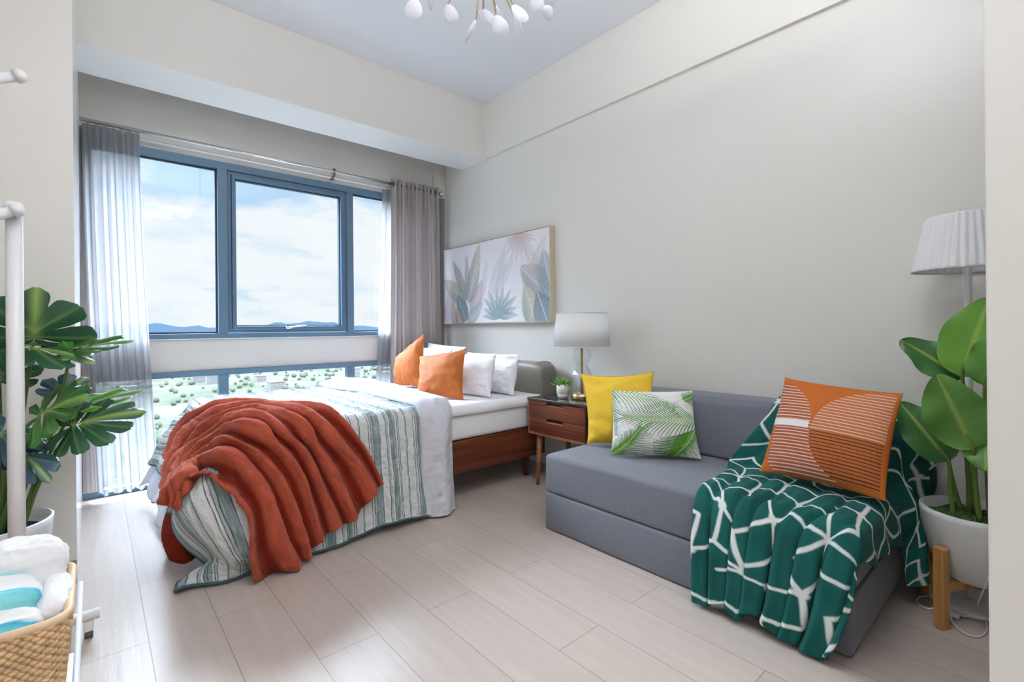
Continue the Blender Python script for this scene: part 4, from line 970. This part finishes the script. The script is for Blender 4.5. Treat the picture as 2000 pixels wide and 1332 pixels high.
ML = [  # base, tip, width, normal, colour, lobes, droop, cut, fold
 ((-.165, 2.50, 1.060), (-.150, 2.40, 1.235), .36, (.10, -1, .35), dk, 3, .08, .62, .10),
 ((-.20, 2.46, 1.035), (.010, 2.34, .995), .26, (.15, -.45, 1), dk, 4, .10, .62, -.15),
 ((-.06, 2.42, 1.015), (.125, 2.40, 1.050), .15, (-.1, -.45, 1), md_, 4, .0, .54, .10),
 ((-.145, 2.40, .790), (-.02, 2.28, .865), .27, (0, -.85, .85), md_, 5, .06, .52, -.10),
 ((-.060, 2.42, .735), (.135, 2.34, .790), .22, (-.25, -.85, .7), dk, 5, .14, .58, -.25),
 ((-.06, 2.50, .790), (.150, 2.52, .840), .15, (0, -.4, 1), lt, 4, .0, .54, .1),
 ((-.30, 2.44, 1.04), (-.42, 2.30, 1.10), .28, (-.1, -.8, .6), md_, 4, .1, .62, .1),
 ((-.24, 2.42, .74), (-.34, 2.22, .66), .24, (.2, -.8, .7), blu, 4, .15, .62, -.2),
 ((-.20, 2.42, .665), (-.110, 2.34, .560), .16, (.2, -.7, .7), blu, 3, .1, .62, .1),
 ((-.26, 2.58, .90), (-.35, 2.60, 1.04), .24, (-.1, -1, .3), dk, 4, .1, .62, .1),
 ((-.10, 2.60, .84), (-.015, 2.64, .90), .17, (0, -.8, .6), blu, 3, .1, .62, .1)]
for i, (b_, t_, w_, n_2, c_, lo, dr_, ct, fo_) in enumerate(ML):
    split_leaf(b_, t_, w_, n_2, c_, mn, lo, dr_, fo_, ct, seed=i)
    root = (-.292 + (b_[0] + .292) * .35 + .01 * math.sin(i * 3), 2.56 + .03 * math.cos(i * 2), .345)
    stem([root, ((root[0] * .45 + b_[0] * .55) + .012 * math.sin(i), (root[1] * .5 + b_[1] * .5), .345 + (b_[2] - .345) * .55), b_], .0085, .0045, mn, M_mstem)

M_rack = mat('white_powder_coat', (.80, .80, .82), .35, spec=.5)
rk = thing('clothes_rack', 'white metal clothes rack on castors at the left edge', 'clothes rack', (-.25, 1.9, 0))
def bar(pts, r, nm, m=None, n=16): return MB().tube(pts, r, n).build(nm, m or M_rack, rk)
bar([(-.193, 2.27, .095), (-.193, 2.27, 1.485)], .0215, 'post'); bar([(-.62, 2.27, .095), (-.62, 2.27, 1.80)], .0215, 'post')
MB().lathe([(0, 0), (.024, 0), (.0245, .022), (.018, .034), (0, .038)], (-.193, 2.27, 1.478), 20).build('cap', M_rack, rk)
bar([(-.66, 2.27, .078), (.012, 2.27, .078)], .0175, 'cross_bar')
bar([(-.043, 1.00, .088), (-.043, 2.56, .088)], .0085, 'rail'); bar([(-.60, 1.00, .088), (-.60, 2.40, .088)], .0085, 'rail')
bar([(-.66, 1.00, .078), (.012, 1.00, .078)], .0175, 'cross_bar')
bar([(-.62, 2.225, 1.27), (-.40, 2.225, 1.365), (-.185, 2.225, 1.478)], .0165, 'arm'); MB().lathe([(0, 0), (.021, .002), (.022, .018), (.016, .03), (0, .034)], (0, 0, 0), 16).build('cap', M_rack, rk, local=True)
o = rk.children[-1] if False else [c for c in COL.objects if c.parent == rk and c.name.startswith('cap')][-1]
dv_ = Vector((.215, 0, .113)).normalized(); o.rotation_euler = dv_.to_track_quat('Z', 'Y').to_euler(); o.location = Vector((-.195, 2.225, 1.473)) - Vector(rk.location)
bar([(-.62, 2.24, 1.72), (-.40, 2.24, 1.81), (-.175, 2.24, 1.922)], .0155, 'arm')
o2 = o.copy(); COL.objects.link(o2); o2.parent = rk; o2.location = Vector((-.187, 2.24, 1.916)) - Vector(rk.location)
bar([(-.205, 2.27, 1.462), (-.62, 2.27, 1.78)], .013, 'brace')
for x, y in ((-.018, 2.27), (-.63, 2.27), (-.018, 1.00), (-.63, 1.00)):
    ck = MB().box(x - .014, x + .014, y - .011, y + .011, .024, .062).build('castor', M_rack, rk, smooth=False); bevel(ck, .004)
    wh = MB().tube([(x - .012, y, .0135), (x + .012, y, .0135)], .0125, 18).build('wheel', mat('black_rubber', (.10, .10, .10), .6) if 'black_rubber' not in bpy.data.materials else bpy.data.materials['black_rubber'], ck)
MB().box(-.60, -.05, 1.50, 1.98, .101, .108).build('shelf', M_rack, rk, smooth=False)

# wicker basket
bx0, bx1, by0, by1, bz0, bz1 = -.600, -.052, 1.560, 1.925, .112, .398
bk_ = thing('wicker_basket', 'rectangular wicker basket full of towels on the rack shelf', 'basket', ((bx0 + bx1) / 2, (by0 + by1) / 2, bz0))
def rrect(a, hx, hy, r):
    """point on a rounded rectangle at fraction a of its length (arrays)"""
    sx, sy = 2 * (hx - r), 2 * (hy - r); arc = PI * r / 2; per = 2 * (sx + sy) + 4 * arc; d = np.mod(a, 1) * per
    x = np.zeros_like(d); y = np.zeros_like(d); nx = np.zeros_like(d); ny = np.zeros_like(d)
    segs = [(sx, 'l', -hx + r, -hy, 1, 0, 0, -1), (arc, 'c', hx - r, -hy + r, -PI / 2, 0, 0, 0), (sy, 'l', hx, -hy + r, 0, 1, 1, 0), (arc, 'c', hx - r, hy - r, 0, 0, 0, 0),
            (sx, 'l', hx - r, hy, -1, 0, 0, 1), (arc, 'c', -hx + r, hy - r, PI / 2, 0, 0, 0), (sy, 'l', -hx, hy - r, 0, -1, -1, 0), (arc, 'c', -hx + r, -hy + r, PI, 0, 0, 0)]
    p = 0
    for s in segs:
        m = (d >= p) & (d < p + s[0] + 1e-9); t = d - p
        if s[1] == 'l': x = np.where(m, s[2] + s[4] * t, x); y = np.where(m, s[3] + s[5] * t, y); nx = np.where(m, s[6], nx); ny = np.where(m, s[7], ny)
        else:
            an = s[4] + t / r; x = np.where(m, s[2] + r * np.cos(an), x); y = np.where(m, s[3] + r * np.sin(an), y); nx = np.where(m, np.cos(an), nx); ny = np.where(m, np.sin(an), ny)
        p += s[0]
    return x, y, nx, ny
nA, nZ = 1400, 182; a_ = np.linspace(0, 1, nA)[None, :]; z_ = np.linspace(0, 1, nZ)[:, None]
cxb, cyb = (bx0 + bx1) / 2, (by0 + by1) / 2
x, y, nx_, ny_ = rrect(a_, (bx1 - bx0) / 2, (by1 - by0) / 2, .045)
rowi = z_ * 32; rf = np.mod(rowi, 1); par = np.where(np.floor(rowi) % 2 == 0, 1., -1.)
weave = .0042 * np.sin(a_ * 2 * PI * 84) * par * np.sin(PI * rf) ** .5 + .0055 * np.sin(PI * rf) ** .6
stk = .003 * np.abs(np.cos(a_ * PI * 84)) ** 14
tp = 1 - .10 * (1 - z_)
Xb = cxb + x * tp + nx_ * (weave + stk); Yb = cyb + y * tp + ny_ * (weave + stk); Zb = bz0 + (bz1 - bz0) * z_ + 0 * a_
P = np.stack([Xb, Yb, Zb], 2); Fc = grid_faces(nZ, nA)
hx0, hx1, hz0, hz1 = -.27, -.168, .345, .378
ctr = P.reshape(-1, 3)[Fc].mean(1); keep = ~((ctr[:, 1] < by0 + .03) & (ctr[:, 0] > hx0) & (ctr[:, 0] < hx1) & (ctr[:, 2] > hz0) & (ctr[:, 2] < hz1))
M_wick = mat('wicker', (.62, .42, .235), .6, spec=.3, var=.22, vscale=45, bump=.2, bscale=200)
o = mesh_obj('weave', P, Fc[keep], M_wick, bk_); s_ = o.modifiers.new('s', 'SOLIDIFY'); s_.thickness = .004; s_.offset = -1
MB().box(bx0 + .035, bx1 - .035, by0 + .025, by1 - .025, bz0, bz0 + .006).build('bottom', M_wick, bk_, smooth=False)
x, y, nx_, ny_ = rrect(np.linspace(0, 1, 161), (bx1 - bx0) / 2 + .003, (by1 - by0) / 2 + .003, .048)
MB().tube(list(zip(cxb + x, cyb + y, [bz1 + .002] * 161)), .0105, 12, cap=False).build('rim', mat('cane_rim', (.66, .47, .29), .5, var=.1, vscale=30), bk_)
MB().tube([(hx0, by0 - .003, hz0), (hx1, by0 - .003, hz0), (hx1, by0 - .003, hz1), (hx0, by0 - .003, hz1), (hx0, by0 - .003, hz0)], .0065, 8, cap=False).build('handle', mat('cane_handle', (.50, .30, .15), .5), bk_)

# towels: soft folded bundles
def towel(label, c, size, m, seed, rot=(0, 0, 0), grp=None, layers=3):
    r = thing('towel', label, 'towel', c, rot, grp)
    nu, nv = 70, 60; U, V = np.meshgrid(np.linspace(0, 2 * PI, nu, endpoint=False), np.linspace(-PI / 2, PI / 2, nv), indexing='ij')
    sp = lambda v, e: np.sign(v) * np.abs(v) ** e
    x = sp(np.cos(V), .55) * sp(np.cos(U), .65); y = sp(np.cos(V), .55) * sp(np.sin(U), .65); z = sp(np.sin(V), .7)
    lay = np.abs(np.cos(z * layers * PI / 2)) ** .35
    k = 1 - .07 * (1 - lay) + .035 * fbm(x * 2, y * 2 + z, 3, seed) + .030 * fbm(x, y + z * 2, 8, seed + 1) + .016 * fbm(x + z, y, 19, seed + 2)
    P = np.stack([x * k * size[0], y * k * size[1], z * (k + .10 * fbm(x, y, 2.5, seed + 3)) * size[2]], 2)
    F = []; n = nv
    for i in range(nu):
        for j in range(nv - 1): a = i * n + j; b = ((i + 1) % nu) * n + j; F.append((a, b, b + 1, a + 1))
    mesh_obj('towel_cloth', P, F, m, r, local=True); return r
M_tw = mat('white_terry', (.84, .84, .86), .95, spec=.1, bump=.22, bscale=380, sheen=.4)
def stripe_towel_mat():
    m = mat('aqua_striped_terry', (.8, .8, .8), .95, spec=.1, sheen=.4); nt = m.node_tree; N = nt.nodes.new; L = nt.links.new; p = nt.nodes['Principled BSDF']
    tc = N('ShaderNodeTexCoord'); mp = N('ShaderNodeMapping'); mp.inputs['Scale'].default_value = (3, 9.5, 2.0); mp.inputs['Rotation'].default_value = (0, .2, -.15); L(tc.outputs['Object'], mp.inputs[0])
    nz = N('ShaderNodeTexNoise'); nz.inputs['Scale'].default_value = 5; L(tc.outputs['Object'], nz.inputs['Vector'])
    sep = N('ShaderNodeSeparateXYZ'); L(mp.outputs[0], sep.inputs[0]); ad = N('ShaderNodeMath'); ad.operation = 'MULTIPLY_ADD'; ad.inputs[1].default_value = .35; L(nz.outputs[0], ad.inputs[0]); L(sep.outputs[1], ad.inputs[2])
    fr = N('ShaderNodeMath'); fr.operation = 'FRACT'; L(ad.outputs[0], fr.inputs[0]); r = N('ShaderNodeValToRGB'); L(fr.outputs[0], r.inputs[0])
    e = r.color_ramp.elements; e[0].position = 0; e[0].color = (.84, .85, .86, 1); e[1].position = .45; e[1].color = (.84, .85, .86, 1)
    e.new(.50).color = (.30, .72, .76, 1); e.new(.80).color = (.22, .66, .72, 1); e.new(.88).color = (.06, .48, .72, 1); e.new(.93).color = (.84, .85, .86, 1)
    L(r.outputs[0], p.inputs['Base Color'])
    n = N('ShaderNodeTexNoise'); n.inputs['Scale'].default_value = 380; L(tc.outputs['Object'], n.inputs['Vector']); b = N('ShaderNodeBump'); b.inputs['Strength'].default_value = .22; b.inputs['Distance'].default_value = .01; L(n.outputs[0], b.inputs['Height']); L(b.outputs[0], p.inputs['Normal'])
    return m
M_tws = stripe_towel_mat()
towel('white towel bundled highest, at the back of the basket by the pot', (-.150, 1.82, .425), (.088, .075, .108), M_tw, 1, (0, .25, .3))
towel('white towel sagging over the basket back at the left', (-.265, 1.80, .415), (.11, .085, .10), M_tw, 2, (0, -.2, .1))
towel('small white towel tucked by the right rim of the basket', (-.095, 1.72, .355), (.036, .10, .085), M_tw, 3, (.1, .35, 0))
towel('aqua and white striped towel higher up, against the white towels', (-.215, 1.70, .405), (.115, .065, .080), M_tws, 4, (.2, .1, .1))
towel('aqua and white striped towel lowest, beside the basket handle', (-.215, 1.622, .372), (.125, .045, .062), M_tws, 5, (.2, .05, .05))
MB().box(-.56, -.09, 1.60, 1.885, .120, .29).build('x', M_tw)
fill = bpy.data.objects['x']; fill.name = 'towel'; tag(fill, 'white towel lying beneath all the others in the wicker basket', 'towel'); bevel(fill, .03, 4)

# ================================================================== CHANDELIER
M_gold = mat('brass_wire', (.62, .47, .24), .3, metal=.9)
M_petal = mat('frosted_acrylic', (.88, .88, .93), .35, spec=.6, trans=.45)
ch = thing('chandelier', 'brass branch chandelier with white petal discs hanging from the ceiling', 'chandelier', (1.02, 1.30, 3.13))
hub = Vector((1.02, 1.30, 2.33))
MB().tube([(1.02, 1.30, 3.10), tuple(hub)], .008, 10).build('rod', M_gold, ch)
MB().lathe([(0, -.03), (.06, -.03), (.065, -.001), (0, -.001)], (1.02, 1.30, 3.13), 28).build('ceiling_rose', M_gold, ch)
MB().lathe([(0, -.03), (.02, -.025), (.03, 0), (.02, .025), (0, .03)], tuple(hub), 18).build('hub', M_gold, ch)
def petal(p, d, size, face, nm='petal'):
    """flat rounded disc hanging along d, face = its normal"""
    d = Vector(d).normalized(); f = Vector(face); f = (f - d * f.dot(d)).normalized(); s = d.cross(f)
    V = []; F = []; n = 20; rings = [(0, .008), (.55, .007), (.85, .0045), (1.0, 0)]
    for sg in (1, -1):
        b0 = len(V)
        for q, th in rings:
            for k in range(n):
                a = 2 * PI * k / n; u = math.cos(a) * q; v = math.sin(a) * q
                wdt = 1 - .28 * v if True else 1
                V.append(Vector(p) + d * (size * (.62 - v * .62)) * 1.0 + s * (u * size * .46 * wdt) + f * th * sg)
        for i in range(len(rings) - 1):
            for k in range(n):
                a = b0 + i * n + k; b = b0 + i * n + (k + 1) % n; F.append((a, b, b + n, a + n) if sg > 0 else (a + n, b + n, b, a))
    return mesh_obj(nm, [tuple(v) for v in V], F, M_petal, ch)
Fw = Vector((.659, .7525, 0)); Rw_ = Vector((.7525, -.659, 0)); Uw = Vector((0, 0, 1))
def at_px(px, py, dep):
    return Vector((0, 0, 1.08)) + (Fw + Rw_ * ((px - 1000) / 936) + Uw * ((641 - py) / 936)) * dep
# (end of twig, direction of the petal, size, face) for the twigs that come lowest
TW = [(at_px(815, -8, 1.58), (-.1, 0, -1), .062, -Fw), (at_px(846, -12, 1.72), (0, 0, -1), .042, Rw_ + Fw * .2), (at_px(880, 6, 1.66), (.25, -.1, -1), .055, -Fw),
      (at_px(935, 38, 1.60), (-.42, .30, -1), .068, Rw_ * .9 + Fw * .25), (at_px(950, 16, 1.72), (.45, -.3, -.8), .050, -Fw + Rw_ * .9), (at_px(974, 28, 1.66), (.25, -.2, -1), .062, -Fw),
      (at_px(1007, 8, 1.62), (.40, -.4, -.8), .060, -Fw + Rw_ * .6), (at_px(1009, 30, 1.70), (.25, -.25, -1), .068, Rw_ + Fw * .1), (at_px(1052, -16, 1.68), (.1, 0, -1), .055, -Fw)]
for (e_, d_, sz, fc) in TW:
    e_ = Vector(e_); mid_ = hub.lerp(e_, .55) + Vector((0, 0, .03)); MB().tube([tuple(hub), tuple(mid_), tuple(e_)], [.0035, .003, .002], 8).build('twig', M_gold, ch)
    petal(e_, d_, sz, fc)
for k in range(26):
    a = k * 2.399; el = -.15 + .055 * (k % 13); L_ = .20 + .10 * rng.random()
    d_ = Vector((math.cos(a) * math.cos(el), math.sin(a) * math.cos(el), math.sin(el))); e_ = hub + d_ * L_
    if e_.z < 2.30: e_.z = 2.30 + .02 * rng.random()
    mid_ = hub.lerp(e_, .5) + Vector((0, 0, .02)); MB().tube([tuple(hub), tuple(mid_), tuple(e_)], [.0035, .003, .002], 8).build('twig', M_gold, ch)
    petal(e_, d_ + Vector((0, 0, .2)), .055, Vector((math.sin(a * 3), math.cos(a * 2), .4)))
# ================================================================== OUTSIDE, SEEN FROM A HIGH FLOOR
def ground_mat():
    m = bpy.data.materials.new('hazy_land'); m.use_nodes = True; nt = m.node_tree; N = nt.nodes.new; L = nt.links.new; p = nt.nodes['Principled BSDF']
    tc = N('ShaderNodeTexCoord'); n1 = N('ShaderNodeTexNoise'); n1.inputs['Scale'].default_value = .035; n1.inputs['Detail'].default_value = 8; L(tc.outputs['Object'], n1.inputs['Vector'])
    r = N('ShaderNodeValToRGB'); L(n1.outputs[0], r.inputs[0]); e = r.color_ramp.elements
    e[0].position = .35; e[0].color = (0.0240, 0.0282, 0.0216, 1); e[1].position = .66; e[1].color = (0.0420, 0.0390, 0.0360, 1); e.new(.48).color = (0.0300, 0.0330, 0.0264, 1); e.new(.56).color = (0.0372, 0.0372, 0.0354, 1)
    L(r.outputs[0], p.inputs['Base Color']); p.inputs['Roughness'].default_value = 1; p.inputs['Specular IOR Level'].default_value = 0
    return m
GZ = -46
structure(MB().box(-4200, 6500, 12, 8800, GZ - 2, GZ).build('ground', ground_mat(), smooth=False))
def hills(name, y, x0, x1, h, seed, m, depth=700):
    nx, ny = 160, 12; X, V = np.meshgrid(np.linspace(x0, x1, nx), np.linspace(0, 1, ny), indexing='ij')
    Hh = h * (.55 + .45 * fbm(X / 1000, X * 0, 3.2, seed) + .12 * fbm(X / 1000, V, 16, seed + 1)) * np.sin(PI * np.clip(V * .5, 0, 1)) ** .8
    P = np.stack([X, y + depth * V, GZ + np.maximum(Hh, 0)], 2); o = grid_obj(name, P, m); o['kind'] = 'structure'; return o
hills('hills', 6200, -3500, 8500, 235, 81, mat('far_blue_hills', (.0095, .0155, .023), 1, spec=0), 1200)
hills('hills', 4300, -3000, 6500, 85, 84, mat('nearer_hills', (.0105, .015, .019), 1, spec=0), 800)
M_bld = [mat('pale_render', (.062, .06, .058), .9), mat('grey_render', (0.0450, 0.0468, 0.0480), .9), mat('warm_render', (0.0510, 0.0468, 0.0420), .9)]
M_win = mat('dark_building_windows', (.032, .035, .038), .6)
r_ = np.random.default_rng(5)
spots = []
for k in range(30):
    y = 170 + 640 * r_.random(); x = y * (.02 + .50 * r_.random())
    if all(math.hypot(x - a, y - b) > 26 for a, b in spots): spots.append((x, y))
for k, (x, y) in enumerate(spots):
    w_, d_, h_ = r_.uniform(7, 15), r_.uniform(7, 12), r_.uniform(3.5, 10)
    b_ = thing('building', 'pale low city building seen far below through the window', 'building', (x, y, GZ), group='pale low buildings of the city below')
    MB().box(-w_ / 2, w_ / 2, -d_ / 2, d_ / 2, 0, h_).build('walls', M_bld[k % 3], b_, smooth=False, local=True)
    wn = MB(); 
    for f_ in range(int(h_ // 3.2)):
        wn.box(-w_ / 2 + .8, w_ / 2 - .8, -d_ / 2 - .06, -d_ / 2 + .02, 1 + f_ * 3.2, 2.3 + f_ * 3.2)
    for c in [wn]:
        c.build('window_bands', M_win, b_, smooth=False, local=True)['kind'] = 'stuff'
    MB().box(-w_ / 2 - .3, w_ / 2 + .3, -d_ / 2 - .3, d_ / 2 + .3, h_, h_ + .5).build('roof', M_bld[(k + 1) % 3], b_, smooth=False, local=True)
tr = MB()
for k in range(700):
    y = 120 + 700 * r_.random(); x = y * (-.02 + .56 * r_.random()); s_ = r_.uniform(1.0, 2.8)
    if any(abs(x - a) < 13 and abs(y - b) < 13 for a, b in spots): continue
    ph_ = r_.uniform(0, 6)
    V = [(x + s_ * math.cos(a + ph_) * c_ * r_.uniform(.8, 1.1), y + s_ * math.sin(a + ph_) * c_ * r_.uniform(.8, 1.1), GZ + s_ * z_ * 1.3) for c_, z_ in ((.7, .1), (1, .5), (.7, 1.0), (.15, 1.35)) for a in np.linspace(0, 2 * PI, 8, endpoint=False)]
    F = [(i * 8 + j, i * 8 + (j + 1) % 8, (i + 1) * 8 + (j + 1) % 8, (i + 1) * 8 + j) for i in range(3) for j in range(8)]
    tr.add(V, F)
tag(tr.build('tree_canopy', mat('hazy_tree_green', (0.034, 0.041, 0.030), 1, spec=0, var=.2, vscale=.3)), 'hazy green tree tops spread between the far buildings', 'trees', kind='stuff')
for o in list(COL.objects):
    if o.type == 'MESH': o.data.update()
